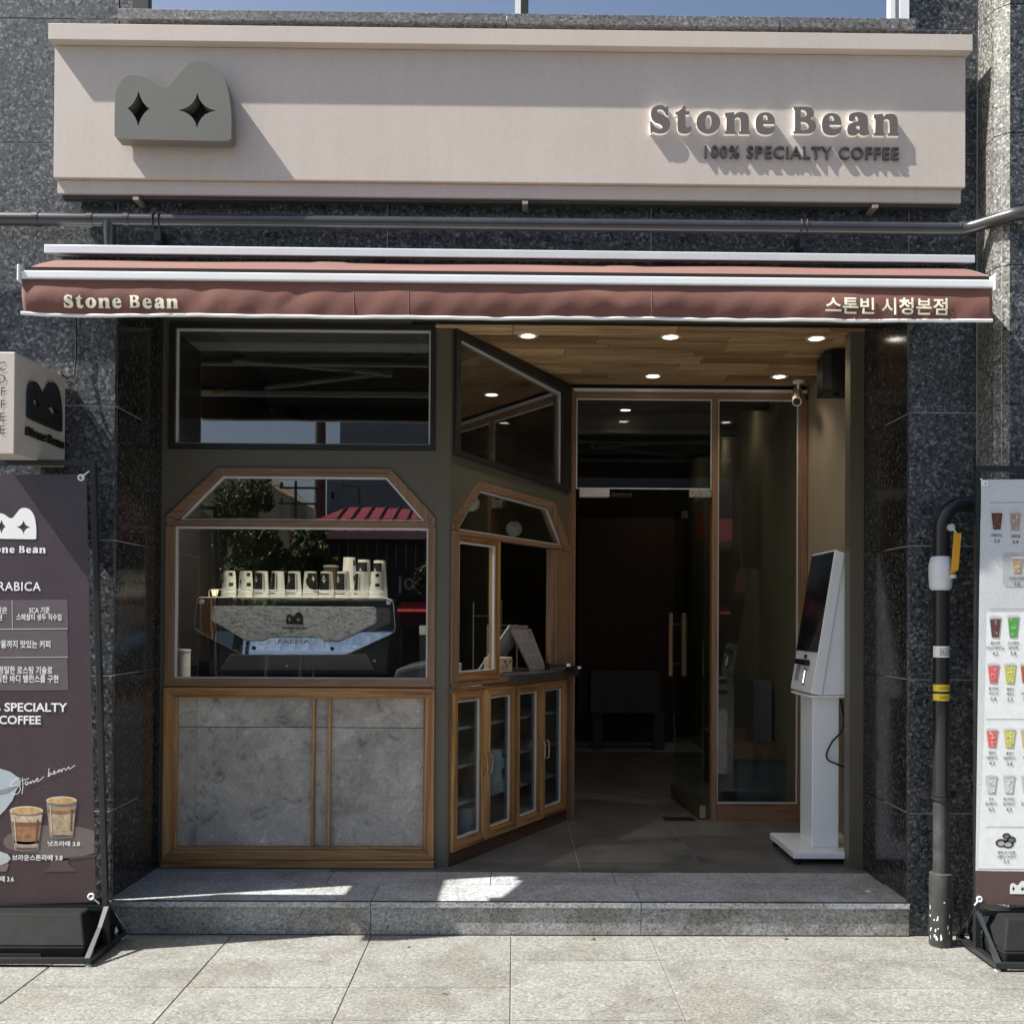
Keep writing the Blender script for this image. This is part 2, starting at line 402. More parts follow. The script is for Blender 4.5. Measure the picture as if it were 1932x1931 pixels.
G['e'] = [smooth_closed([(1868, 382), (1702, 382), (1708, 418), (1742, 440), (1800, 440), (1858, 415), (1866, 440), (1850, 490), (1800, 522), (1735, 529), (1660, 512), (1610, 460), (1597, 380), (1610, 300), (1660, 242), (1735, 224), (1810, 245), (1855, 300)]), smooth_closed([(1698, 335), (1766, 335), (1764, 295), (1750, 265), (1730, 258), (1708, 272), (1698, 300)])]
_z2 = lambda L: [(x * 1.1176 + 1818.0, y * 1.1176 - 33) for x, y in L]
G['B'] = [smooth_closed(_z2([(270, 175), (272, 157), (440, 157), (500, 175), (526, 222), (518, 272), (482, 306), (530, 332), (552, 390), (540, 445), (500, 477), (430, 486), (272, 486), (272, 466), (288, 452), (288, 190)])), smooth_closed(_z2([(362, 192), (398, 192), (426, 208), (436, 238), (428, 270), (398, 286), (362, 286)])), smooth_closed(_z2([(362, 340), (408, 342), (448, 362), (462, 396), (448, 432), (410, 448), (362, 448)]))]
G['a'] = [smooth_closed(_z2([(985, 328), (960, 310), (955, 278), (985, 235), (1060, 215), (1130, 222), (1180, 255), (1195, 310), (1195, 430), (1215, 455), (1205, 490), (1150, 502), (1105, 490), (1085, 468), (1050, 496), (1000, 502), (955, 482), (938, 430), (950, 380), (990, 350), (1060, 335), (1074, 322), (1072, 285), (1055, 262), (1038, 272), (1032, 305), (1012, 326)])), smooth_closed(_z2([(1045, 400), (1070, 382), (1092, 385), (1095, 415), (1078, 436), (1052, 428)]))]
GP = [('S', 0, 0), ('t', 0, 0), ('o', 0, 0), ('n', 0, 0), ('e', 0, 0), ('B', 0, 0), ('e', 2516 - 1597, 0), ('a', 0, 0), ('n', 3232 - 1170, 0)]
def stone_bean(x0, z0, width, slope=0):
    """outlines of the nine letters, baseline starting at (x0, z0), given total width"""
    k = width / (3584 - 135.0); out = []
    for ch, dx, dy in GP:
        out.append([[(x0 + (x + dx - 135) * k, z0 + (528 - y) * k + slope * (x + dx - 135) * k) for x, y in o] for o in G[ch]])
    return out
LOGO = smooth_closed([(160, 1205), (135, 1165), (135, 640), (150, 545), (215, 400), (290, 335), (385, 315), (500, 330), (600, 385), (700, 460), (780, 485), (860, 460), (930, 370), (1000, 285), (1090, 175), (1190, 122), (1300, 115), (1410, 145), (1500, 215), (1580, 320), (1640, 470), (1680, 680), (1700, 900), (1700, 1190), (1660, 1222), (1500, 1228), (900, 1222), (190, 1212)], 4, 40)
LOGO_E = [star4(450, 785, 150, 250, .55), star4(1240, 800, 255, 250, .3)]
def logo_outlines(x0, x1, z0, z1):
    f = lambda L: [(x0 + (x - 135) / 1565 * (x1 - x0), z1 - (y - 115) / 1110 * (z1 - z0)) for x, y in L]
    return [f(LOGO)] + [f(e) for e in LOGO_E]
def flats(outs, Y, name, mat, parent, th=.0006, local=False):
    vs, fs = curve_fill(outs, 0)
    return MB().add([(x, Y, y) for x, y, z in vs], fs).build(name, mat, parent, local=local)
def merge_flats(list_of_outs, Y, name, mat, parent, local=False):
    mb = MB()
    for outs in list_of_outs:
        vs, fs = curve_fill(outs, 0); mb.add([(x, Y, y) for x, y, z in vs], fs)
    return mb.build(name, mat, parent, local=local)

# ================================================================== SETTING
WY = 4.28          # granite wall front
SY = 4.26          # step front
PY = 4.85          # shop front panel
DY = 6.0           # entrance partition
FZ = .14           # floor level inside the recess
CZ = 2.735         # recess ceiling
XL, XR = -1.695, 1.682

# pavement: one big base and individual slabs near the shop
pav = thing('pavement', 'pale granite pavement in front of the step', None, (0, 3, 0), kind='structure')
MB().box(-40, 40, -3, 12, -.25, -.0045).build('bedding', M['joint'], pav)
slabm = {}
def slab(x0, x1, y0, y1):
    k = (round(x1 - x0, 3), round(y1 - y0, 3))
    if k not in slabm:
        a, b = k; mb = MB().box(-a / 2 + .0026, a / 2 - .0026, -b / 2 + .0024, b / 2 - .0024, -.03, 0)
        o = mb.build('paving_slab', M['paving'], None, bevel=.0018, bseg=1); slabm[k] = o
    else:
        o = slabm[k].copy(); COL.objects.link(o)
    o.parent = pav; o.location = ((x0 + x1) / 2, (y0 + y1) / 2 - 3, random.uniform(-.0006, .0006))
for i in range(-5, 5):
    for j in range(4):
        y1 = 4.257 - j * .298
        slab(-.004 + i * .586, -.004 + (i + 1) * .586, y1 - .298, y1)
MB().box(-3.0, 2.95, -2.9, 4.257 - 4 * .298 - .003, -.03, -.001).build('paving_field', M['paving'], pav)
MB().box(-40, -3.0, -2.9, 4.257, -.03, -.001).build('paving_field', M['paving'], pav)
MB().box(2.95, 40, -2.9, 4.257, -.03, -.001).build('paving_field', M['paving'], pav)
ground = MB().box(-250, 250, -250, 12, -.4, -.26).build('ground', M['joint']); tag(ground, kind='structure')
road = MB().box(-120, 120, -11.0, -3.0, -.258, -.13).build('road', paint('asphalt', (.055, .055, .056), .85, bs=60)); tag(road, kind='structure')
farp = MB().box(-120, 120, -60, -11.0, -.258, -.01).build('far_pavement', paint('far_paving', (.10, .10, .09), .85, bs=40)); tag(farp, kind='structure')

# entrance step
st = thing('entrance_step', 'grey granite entrance step', None, (0, SY, 0), kind='structure')
MB().box(XL, 1.686, SY + .02, 4.74, 0, FZ - .03).build('core', M['mortar'], st)
xs = [XL, -.597, .545, 1.686]
for a, b in zip(xs, xs[1:]):
    MB().box(a + .0015, b - .0015, SY + .010, SY + .030, 0, FZ - .026).build('riser_stone', M['stepstone'], st, bevel=.001)
    MB().box(a + .0015, b - .0015, SY - .002, 4.545, FZ - .025, FZ - .001).build('tread_stone', M['tread'], st, bevel=.002)
xs = [XL, -.84, -.10, .47, 1.10, 1.686]
for a, b in zip(xs, xs[1:]):
    MB().box(a + .0015, b - .0015, 4.548, 4.765, FZ - .025, FZ).build('tread_stone', M['tread'], st, bevel=.002)
MB().box(XL + .01, 1.684, SY - .0015, SY + .007, FZ - .0009, FZ + .0030).build('dark_inlay_strip', paint('dark_brass_strip', (.03, .022, .015), .4, metal=.4), st)

# recess and room floor tiles
fl = thing('recess_floor', 'dark grey tiled floor of the recess', None, (0, 5.4, FZ), kind='structure')
MB().box(-1.9, 1.9, 4.768, 10.3, FZ - .12, FZ - .004).build('bedding', paint('grey_grout', (.33, .32, .30), .9), fl)
tm = None
for ix in range(-4, 4):
    for iy in range(0, 8):
        x0 = .321 - .0 + ix * .595; y0 = 4.768 if iy == 0 else 4.94 + (iy - 1) * .595; y1 = 4.94 + iy * .595
        if x0 + .595 < -.35 and y0 < 6: continue
        a, b = max(x0, -1.9) + .0024, min(x0 + .595, 1.8) - .0024
        if b - a < .05: continue
        MB().box(a, b, y0 + .0024, y1 - .0024, FZ - .01, FZ).build('floor_tile', M['floortile'], fl)

# granite facade
fac = thing('stone_facade', 'dark speckled granite facade around the coffee shop', 'building', (0, WY, 0))
ZR = [0.0, .515, 1.085, 1.656, 2.226, 2.795, 3.341, 3.872, 4.5]
g = .0022
def gpanel(x0, x1, z0, z1, y=WY, mat=None, name='granite_panel'):
    MB().box(x0 + g, x1 - g, y, y + .025, z0 + g, z1 - g).build(name, mat or M['granite'], fac, bevel=.0012, bseg=1)
for z0, z1 in zip(ZR, ZR[1:]):
    for a, b in ((XL - 1.15, XL), (XL - 2.3, XL - 1.15)): gpanel(a, b, z0, z1)
    gpanel(XR, 1.975, z0, z1)
for z0, z1 in ((2.76, 2.795), (2.795, 3.341), (3.341, 3.80)):
    for a, b in ((XL, -.55), (-.55, .575), (.575, XR)): gpanel(a, b, z0, z1)
gpanel(XL, -1.62, 3.80, 4.5); gpanel(1.655, XR, 3.80, 4.5)
# jambs (polished returns of the opening)
for z0, z1 in zip([FZ] + ZR[1:5], ZR[1:5] + [2.76]):
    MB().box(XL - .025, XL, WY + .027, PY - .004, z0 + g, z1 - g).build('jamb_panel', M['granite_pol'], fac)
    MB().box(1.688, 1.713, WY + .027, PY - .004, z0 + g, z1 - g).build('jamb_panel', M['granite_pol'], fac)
# backing masonry in light mortar, seen in the joints
mb = MB(); mb.box(-4.0, XL - .003, WY + .004, WY + .3, 0, 4.5); mb.box(1.691, 1.98, WY + .004, WY + .3, 0, 4.5)
mb.box(XL - .01, 1.70, WY + .004, WY + .2, 2.765, 3.80); mb.box(-4, XL - .012, WY + .3, 10.3, 0, 4.5); mb.box(1.80, 1.98, WY + .31, 10.3, 0, 4.5)
mb.build('backing', M['mortar'], fac)
MB().box(XL, 1.70, WY + .21, PY + .1, 2.762, 2.80).build('soffit', M['olive'], fac)
# right pilaster standing forward of the wall
PX, PYF = 1.977, 4.09
for z0, z1 in zip(ZR, ZR[1:]):
    MB().box(PX, PX + .0, 0, 0, 0, 0)
    MB().box(PX + .045, PX + 1.2, PYF, PYF + .02, z0 + g, z1 - g).build('granite_panel', M['granite'], fac, bevel=.0012, bseg=1)
    MB().box(PX, PX + .02, PYF + .045, WY - .002, z0 + g, z1 - g).build('granite_panel', M['granite_sun_tint'], fac)
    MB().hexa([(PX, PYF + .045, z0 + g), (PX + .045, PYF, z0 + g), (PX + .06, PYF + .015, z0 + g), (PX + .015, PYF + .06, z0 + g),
               (PX, PYF + .045, z1 - g), (PX + .045, PYF, z1 - g), (PX + .06, PYF + .015, z1 - g), (PX + .015, PYF + .06, z1 - g)]).build('chamfer_panel', M['granite_sun_tint'], fac)
MB().box(PX + .022, PX + 1.2, PYF + .022, WY + .3, 0, 4.5).build('backing', M['mortar'], fac)
MB().box(-4, 3.3, WY + .3, 10.4, 3.0, 4.6).build('upper_floor_mass', M['interdark'], fac)
MB().box(-4, 3.3, WY + .3, 10.4, 4.6, 7).build('upper_floor_mass', M['mortar'], fac)
# upper floor sill and window
for a, b in ((-1.665, -.05), (-.046, 1.10), (1.104, 1.675)):
    MB().box(a, b, 4.19, WY + .05, 3.822, 3.866).build('window_sill', M['sill'], fac, bevel=.002)
uw = MB().box(-1.63, 1.665, 4.245, 4.29, 3.868, 3.885).build('upper_window', M['alubright'], fac)
for x0, x1, mm in ((-1.625, -1.56, M['frame']), (-.012, .012, M['alubright']), (.03, .045, M['frame']), (1.585, 1.605, M['alubright']), (1.625, 1.665, M['alubright'])):
    MB().box(x0, x1, 4.24, 4.30, 3.866, 4.5).build('window_mullion', mm, uw)
for x0, x1 in ((-1.56, -.012), (.045, 1.585)):
    MB().box(x0, x1, 4.262, 4.268, 3.885, 4.5).build('window_pane', M['glassblue'], uw)
    MB().box(x0, x1, 4.285, 4.29, 3.87, 4.5).build('sky_tint_sheet', paint('reflected_sky_blue', (.42, .56, .70), .8, var=.1, vs=1.5), uw)  # added sheet behind the glass, blue of the reflected sky put into its colour

# ================================================================== SHOP FRONT (bay window towards the street)
sf = thing('shop_front', 'olive painted shop front bay with wood framed windows over a grey stone panel', 'shop front', (-1.0, PY, FZ))
y0, y1 = PY, PY + .09
plate([[(-1.712, FZ), (-1.674, FZ), (-1.674, 1.816), (-1.426, 2.052), (-.597, 2.052), (-.380, 1.82), (-.380, FZ), (-.312, FZ), (-.312, 2.765), (-1.712, 2.765)],
       rect(-1.664, -.386, 2.140, 2.748)], y0, y1, 'wall_frame', M['olive'], sf)
def frame_boards(outer, inner, ya, yb, parent, mh, mv, name='frame_board', bevel=.0015, local=False, skip=()):
    n = len(outer)
    for i in range(n):
        if i in skip: continue
        j = (i + 1) % n
        q = [outer[i], outer[j], inner[j], inner[i]]
        dx = abs(outer[j][0] - outer[i][0]); dz = abs(outer[j][1] - outer[i][1])
        c = Vector(((q[0][0] + q[1][0] + q[2][0] + q[3][0]) / 4, (q[0][1] + q[1][1] + q[2][1] + q[3][1]) / 4))
        q2 = []
        for p in q:                                   # hairline mitre gaps
            v = Vector(p); d = (c - v); q2.append(tuple(v + d.normalized() * .0005))
        MB().prism(q2, ya, yb).build(name, mh if dx >= dz else mv, parent, bevel=bevel, local=local)
# upper rectangular window
w1 = plate([rect(-1.663, -.387, 2.141, 2.747), rect(-1.634, -.409, 2.166, 2.722)], PY - .012, PY + .06, 'upper_window', M['frame'], sf)
plate([rect(-1.633, -.410, 2.167, 2.721), rect(-1.622, -.418, 2.172, 2.711)], PY + .004, PY + .012, 'gasket', M['gasket'], w1)
MB().box(-1.63, -.412, PY + .012, PY + .018, 2.168, 2.718).build('pane', M['glass'], w1)
# arched (chamfered) window
a1 = plate([[(-1.672, 1.812), (-1.426, 2.050), (-.597, 2.050), (-.382, 1.816)], [(-1.600, 1.812 + .001), (-1.402, 2.010), (-.614, 2.010), (-.434, 1.813)]], PY + .01, PY + .05, 'arch_window', M['fx'], sf)
frame_boards([(-1.672, 1.782), (-1.672, 1.815), (-1.426, 2.050), (-.597, 2.050), (-.381, 1.818), (-.381, 1.782)],
             [(-1.618, 1.782), (-1.610, 1.803), (-1.404, 2.012), (-.616, 2.012), (-.430, 1.803), (-.425, 1.782)], PY - .014, PY + .05, a1, M['fx'], M['fz'], skip=(5,))
plate([[(-1.606, 1.801), (-1.403, 2.011), (-.617, 2.011), (-.431, 1.801)], [(-1.590, 1.805), (-1.399, 2.001), (-.621, 2.001), (-.447, 1.805)]], PY + .0, PY + .008, 'gasket', M['gasket'], a1)
plate([[(-1.605, 1.795), (-1.404, 2.01), (-.618, 2.01), (-.432, 1.795)]], PY + .010, PY + .016, 'pane', M['glass'], a1)
# large window
b1 = MB().box(-1.668, -.383, PY - .012, PY + .05, 1.770, 1.796).build('large_window', M['fx'], sf, bevel=.0015)
frame_boards([(-1.672, 1.002), (-.380, 1.004), (-.380, 1.769), (-1.672, 1.769)], [(-1.628, 1.038), (-.415, 1.042), (-.415, 1.7685), (-1.628, 1.7685)], PY - .014, PY + .05, b1, M['fx'], M['fz'], skip=(2,))
plate([rect(-1.627, -.416, 1.040, 1.768), rect(-1.617, -.423, 1.047, 1.758)], PY + .0, PY + .008, 'gasket', M['gasket'], b1)
MB().box(-1.626, -.417, PY + .010, PY + .016, 1.04, 1.768).build('pane', M['glass'], b1)
# stone panel with its wooden surround
p1 = MB().box(-1.65, -.40, PY + .055, PY + .075, .16, .99).build('panel_backing', M['ink'], sf)
for x0, x1, z0, z1 in ((-1.655, -1.528, .806, .99), (-1.5265, -.40, .806, .99), (-1.655, -1.528, .160, .7825), (-1.655, -1.528, .7835, .8025), (-1.5265, -.925, .160, .8025), (-.9245, -.40, .160, .8025)):
    MB().box(x0, x1, PY + .03, PY + .05, z0, z1).build('stone_slab', M['concrete'], p1)
frame_boards([(-1.674, .178), (-.379, .180), (-.379, .998), (-1.674, .998)], [(-1.622, .226), (-.424, .228), (-.424, .955), (-1.622, .955)], PY - .022, PY + .03, p1, M['wx'], M['wz'], 'trim_board', .003)
frame_boards([(-1.6215, .2265), (-.4245, .2285), (-.4245, .9545), (-1.6215, .9545)], [(-1.613, .233), (-.432, .235), (-.432, .948), (-1.613, .948)], PY - .008, PY + .03, p1, M['wx'], M['wz'], 'inner_trim', .001)
MB().box(-1.678, -.376, PY - .026, PY + .03, FZ + .002, .1765).build('base_board', M['wx'], p1, bevel=.002)
for x0 in (-.968, -.892):
    MB().box(x0, x0 + .013, PY + .006, PY + .032, .236, .948).build('cover_strip', M['wz'], p1, bevel=.001)
# right-hand end post of the recess (olive)
post = MB().box(1.622, 1.700, PY, PY + .075, FZ, 2.765).build('end_post', M['olive']); tag(post, 'olive painted post at the right end of the recess beside the white kiosk', 'post')

# ================================================================== ANGLED SIDE OF THE BAY
AX, AY = -.312, 4.845
ANG = radians(61.16); AL = 1.3185
an = thing('angled_bay_side', 'olive angled side wall of the bay with a dark upper window and serving hatch', 'shop front', (AX, AY, 0), ANG)
LK = dict(local=True)
plate([[(.0, FZ), (.012, FZ), (.012, 1.795), (.262, 2.025), (1.10, 2.005), (1.306, 1.765), (1.306, FZ), (1.3185, FZ), (1.3185, 2.755), (.0, 2.755)], [(.026, 2.128), (1.312, 2.090), (1.312, 2.725), (.026, 2.74)]], 0, .08, 'wall_frame', M['olive'], an, **LK)
w2 = plate([[(.024, 2.126), (1.313, 2.088), (1.313, 2.727), (.024, 2.742)], [(.062, 2.150), (1.20, 2.122), (1.20, 2.665), (.062, 2.700)]], -.02, .05, 'upper_window', M['frame'], an, **LK)
plate([[(.063, 2.66), (.063, 2.698), (1.199, 2.663), (1.199, 2.125), (1.19, 2.125), (1.19, 2.645), (.072, 2.690), (.072, 2.66)]], .0, .01, 'gasket', M['gasket'], w2, **LK)
MB().box(.06, 1.2, .012, .018, 2.12, 2.70).build('pane', M['glass'], w2, **LK)
# arch window over the hatch
ao = [(.012, 1.762), (.012, 1.796), (.262, 2.026), (1.102, 2.006), (1.306, 1.764), (1.306, 1.74)]
ai = [(.062, 1.762), (.066, 1.786), (.280, 1.985), (1.040, 1.968), (1.225, 1.764), (1.228, 1.74)]
a2 = MB().box(.064, 1.224, -.006, .045, 1.742, 1.766).build('arch_window', M['fx'], an, local=True, bevel=.0015)
frame_boards(ao, ai, -.014, .05, a2, M['fx'], M['fz'], local=True, skip=(5,))
plate([[(.068, 1.768), (.280, 1.983), (1.039, 1.966), (1.222, 1.768)], [(.084, 1.773), (.286, 1.974), (1.034, 1.957), (1.205, 1.773)]], .004, .012, 'gasket', M['gasket'], a2, **LK)
plate([[(.066, 1.766), (.280, 1.985), (1.04, 1.968), (1.225, 1.766)]], .014, .020, 'pane', M['glass'], a2, **LK)
# hatch posts, sill
MB().box(.012, .066, -.012, .06, 1.003, 1.760).build('hatch_post', M['fz'], an, local=True, bevel=.002)
MB().box(1.14, 1.306, -.008, .06, 1.045, 1.7395).build('hatch_post', M['fz'], an, local=True, bevel=.002)
MB().box(1.12, 1.139, .006, .05, 1.045, 1.739).build('hatch_post', M['fz'], an, local=True, bevel=.002)
MB().box(.012, .550, -.018, .06, 1.001, 1.022).build('hatch_sill', M['fx'], an, local=True, bevel=.002)
# sliding sash (thing that slides: part of the wall's window)
sh = MB().box(.068, .488, .004, .030, 1.728, 1.741).build('sliding_sash', M['wx'], an, local=True)
frame_boards([(.067, 1.024), (.490, 1.024), (.490, 1.7405), (.067, 1.7405)], [(.085, 1.068), (.440, 1.068), (.440, 1.712), (.085, 1.712)], -.004, .036, sh, M['wx'], M['wz'], 'sash_board', local=True)
plate([rect(.086, .439, 1.069, 1.711), rect(.092, .430, 1.075, 1.702)], .0, .012, 'gasket', M['gasket'], sh, **LK)
MB().box(.087, .438, .013, .018, 1.07, 1.71).build('pane', M['glassclear'], sh, **LK)
# dark stone ledge
MB().box(.552, 1.312, -.075, .42, 1.000, 1.040).build('stone_ledge', paint('dark_stone_ledge', (.06, .058, .056), .35, var=.2, vs=20), an, local=True, bevel=.002)
MB().box(1.306, 1.3185, -.03, .0, FZ, 2.7).build('corner_trim', M['fz'], an, local=True)

# ------------------------------------------------------------------ glazed cabinet under the hatch
cb = thing('glazed_cabinet', 'wooden cabinet with four glazed doors under the serving hatch', 'cabinet', (AX, AY, 0), ANG)
MB().box(.013, 1.285, -.004, .0, .98, .996).build('top_rail', M['wx'], cb, local=True)
MB().box(.014, 1.285, .0, .42, FZ, .205).build('plinth', M['brownbase'], cb, local=True)
mb = MB(); mb.box(.014, .024, .03, .42, .206, .978); mb.box(1.276, 1.286, .03, .42, .206, .978); mb.box(.025, 1.275, .41, .42, .206, .978); mb.box(.024, 1.276, .03, .41, .206, .216); mb.box(.024, 1.276, .03, .41, .968, .978)
mb.build('carcass', paint('pale_carcass', (.34, .30, .25), .6), cb, local=True)
for z in (.40, .585, .775): MB().box(.026, 1.274, .06, .40, z, z + .016).build('shelf', paint('shelf_board', (.70, .67, .62), .6), cb, local=True)
dx = [.020, .337, .669, .978, 1.282]
gx = [(.079, .292), (.396, .611), (.711, .917), (1.013, 1.228)]
for i in range(4):
    a, b = dx[i] + .001, dx[i + 1] - .001; ga, gb = gx[i]
    d = MB().box(a + .002, b - .002, .018, .024, .209, .975).build('door', M['walnut'], cb, local=True) if False else None
    fr = plate([rect(a, b, .209, .978), rect(ga, gb, .262, .930)], -.002, .026, 'cabinet_door', M['wz'], cb, local=True)
    frame_boards([(a, .209), (b, .209), (b, .978), (a, .978)], [(ga - .012, .250), (gb + .012, .250), (gb + .012, .942), (ga - .012, .942)], -.012, -.003, fr, M['wx'], M['wz'], 'door_board', .002, local=True)
    plate([rect(ga, gb, .262, .930), rect(ga + .007, gb - .010, .270, .923)], .002, .010, 'gasket', M['gasket'], fr, **LK)
    MB().box(ga, gb, .011, .015, .262, .930).build('pane', M['glasscab'], fr, **LK)
    hx = (b - .024) if i % 2 == 0 else (a + .024)
    h = MB().tube([(hx, -.012, .545), (hx, -.034, .552), (hx, -.036, .60), (hx, -.034, .643), (hx, -.012, .65)], .0045, 8)
    h.lathe([(.008, -.004), (.009, 0), (.008, .004)], (hx, -.03, .553), 8); h.lathe([(.008, -.004), (.009, 0), (.008, .004)], (hx, -.03, .642), 8)
    h.build('handle', paint('brushed_brass', (.45, .35, .24), .3, metal=.9), fr, smooth=40, local=True)
# cup stacks behind the cabinet doors
def local_pt(x, y, z):
    return (AX + x * cos(ANG) - y * sin(ANG), AY + x * sin(ANG) + y * cos(ANG), z)
def cupstack(name, label, loc, r0, r1, h, n, mat, group=None, cat='cups'):
    t = thing(name, label, cat, loc, group=group)
    mb = MB().lathe([(r0, 0), (r1, h), (r1 * .92, h + .001)], (loc[0], loc[1], loc[2]), 18)
    mb.build('body', mat, t, smooth=40)
    mb = MB()
    for k in range(n): mb.lathe([(r0 + .003, 0), (r0 + .004, .003), (r0 + .003, .006)], (loc[0], loc[1], loc[2] + .002 + k * h / n * .55), 18)
    mb.build('rim', mat, t, smooth=40)
    return t
frost = paint('frosted_plastic', (.80, .85, .85), .35)
cupstack('cup_stack', 'stack of clear plastic cups on a shelf behind the second cabinet door', local_pt(.575, .075, .417), .052, .040, .12, 5, frost)
cupstack('cup_stack', 'upper stack of clear cups on the shelf behind the second cabinet door', local_pt(.575, .075, .54), .052, .040, .10, 5, frost)
cupstack('cup_stack', 'wide pale cup stack at the bottom of the first cabinet door', local_pt(.36, .10, .217), .075, .06, .15, 4, frost)
cupstack('lid_stack', 'small white lid stack low behind the third cabinet door', local_pt(.96, .10, .217), .045, .045, .05, 3, frost, cat='lids')
cupstack('cup_stack', 'dim pale cup stack on the lower shelf behind the first cabinet door', local_pt(.39, .11, .417), .06, .05, .10, 5, paint('greyish_plastic', (.22, .24, .24), .4))

# ================================================================== ENTRANCE PARTITION
en = thing('entrance_partition', 'glazed entrance partition with brown wooden frame and fixed side pane', 'entrance', (1.0, DY, FZ))
MB().box(.318, 1.745, DY - .01, DY + .05, 2.694, 2.712).build('ceiling_channel', M['alu'], en)
MB().box(.318, 1.735, DY, DY + .06, 2.658, 2.692).build('frame_rail', M['fx'], en, bevel=.002)
MB().box(.318, .364, DY - .004, DY + .06, FZ, 2.657).build('frame_post', M['fz'], en, bevel=.002)
MB().box(1.180, 1.214, DY - .002, DY + .06, FZ, 2.657).build('frame_post', M['fz'], en, bevel=.002)
MB().box(1.700, 1.752, DY - .002, DY + .06, FZ, 2.657).build('frame_post', M['fz'], en, bevel=.002)
MB().box(1.215, 1.699, DY, DY + .06, FZ, .240).build('frame_rail', M['fx'], en, bevel=.002)
for x0, x1, z0, z1 in ((.364, 1.180, 2.115, 2.657), (1.215, 1.699, .241, 2.657)):
    plate([rect(x0 + .001, x1 - .001, z0, z1 - .001), rect(x0 + .008, x1 - .008, z0 + .006, z1 - .009)], DY + .012, DY + .022, 'gasket', M['gasket'], en)
    MB().box(x0 + .002, x1 - .002, DY + .024, DY + .032, z0 + .002, z1 - .002).build('glass_pane', M['glassclear'], en)
MB().box(.385, .565, DY - .005, DY + .045, 2.064, 2.112).build('door_closer', paint('pale_metal', (.55, .56, .52), .4, metal=.2), en, bevel=.003)
MB().box(.575, .700, DY + .005, DY + .04, 2.066, 2.088).build('lock_plate', M['blackmetal'], en, bevel=.002)
MB().box(1.045, 1.178, DY + .005, DY + .045, 2.070, 2.112).build('patch_fitting', paint('scratched_steel', (.5, .51, .48), .35, metal=.7, var=.5, vs=60), en, bevel=.002)
MB().box(.90, 1.09, 5.985, 6.10, FZ - .003, FZ + .0015).build('floor_plate', M['blackmetal'], en)
dr = thing('glass_door', 'frameless glass door leaf standing open inwards with wooden bar handles', 'door', (1.135, 6.03, FZ), radians(94))
MB().box(.0, .76, -.005, .005, .10, 1.95).build('door_glass', M['glassclear'], dr, local=True) if False else None
def lbox(x0, x1, y0, y1, z0, z1): return MB().box(x0, x1, y0, y1, z0, z1)
lbox(0, .76, -.005, .005, .085, 1.92).build('door_glass', M['glassclear'], dr, local=True)
lbox(0, .76, -.018, .018, .008, .084).build('bottom_rail', paint('bronze_rail', (.10, .075, .05), .4, metal=.3), dr, local=True, bevel=.002)
lbox(-.004, -.001, -.018, .018, .008, .084).build('rail_end', paint('bronze_end', (.30, .21, .13), .4), dr, local=True)
for s in (-1, 1):
    lbox(.66, .685, s * .045 - .012, s * .045 + .012, .82, 1.24).build('bar_handle', wood('handle_wood', (.40, .24, .13), (.48, .31, .18), 'z'), dr, local=True, bevel=.003)
    for z in (.90, 1.16): lbox(.668, .678, min(s * .006, s * .032), max(s * .006, s * .032), z, z + .01).build('handle_stud', M['steel'], dr, local=True)

# ================================================================== RECESS CEILING, SIDE WALL, LAMPS
ce = thing('recess_ceiling', 'brown wood plank ceiling of the entrance recess', None, (.7, 5.4, CZ), kind='structure')
row = .128; y = PY - .01; r = 0
while y < 6.0:
    x = -.45 + random.uniform(-.3, 0) + (r % 3) * .13
    y2 = min(y + row, 5.995)
    while x < 1.75:
        ln = random.uniform(.45, .95); a, b = max(x, -.40), min(x + ln, 1.755)
        # keep to the recess side of the angled wall
        lim = AX + (min(y2, 6.0) - AY) / tan(ANG)
        a2_ = max(a, lim - .16)
        if b - a2_ > .04:
            zz = random.uniform(-.0012, .0012)
            MB().box(a2_ + .0012, b - .0012, y + .0012, y2 - .0012, CZ + zz, CZ + .015).build('ceiling_plank', M['plank'], ce, bevel=.0012, bseg=1)
        x += ln
    y += row; r += 1
MB().box(-.5, 1.80, PY - .02, 6.1, CZ + .016, CZ + .03).build('ceiling_board', M['ink'], ce)
sw = MB().box(1.755, 1.80, PY + .076, DY + .0, FZ, 2.735).build('recess_side_wall', M['beige']); tag(sw, kind='structure')
def lamp(x, y, label, z=CZ, mat=None, name='downlight', grp='recessed downlights in the plank ceiling'):
    t = thing(name, label, 'downlight', (x, y, z), group=grp)
    MB().lathe([(.050, 0), (.052, -.003), (.040, -.006), (.036, -.002), (.034, .004)], (x, y, z), 24).build('trim_ring', M['white'], t, smooth=50)
    mb = MB(); mb.add([(x + .031 * cos(a * pi / 10), y + .031 * sin(a * pi / 10), z - .0045) for a in range(20)], [tuple(range(20))]); mb.build('lamp_lens', mat or M['lamp'], t)
    ld = bpy.data.lights.new('spot_light', 'SPOT'); ld.energy = 5 if mat is None else 1.2; ld.spot_size = radians(125); ld.spot_blend = .9; ld.color = (1, .88, .70); ld.shadow_soft_size = .05
    lo_ = bpy.data.objects.new('spot_light', ld); COL.objects.link(lo_); lo_.parent = t; lo_.location = (0, 0, -.012)
lamp(.06, 4.965, 'lit downlight at the front left of the plank ceiling')
lamp(.765, 4.961, 'lit downlight at the front middle of the plank ceiling')
lamp(1.49, 4.965, 'lit downlight in the front row right above the black wall speaker')
lamp(.789, 5.764, 'lit downlight at the rear of the plank ceiling above the door')
lamp(1.513, 5.75, 'lit downlight at the rear right of the plank ceiling above the camera')

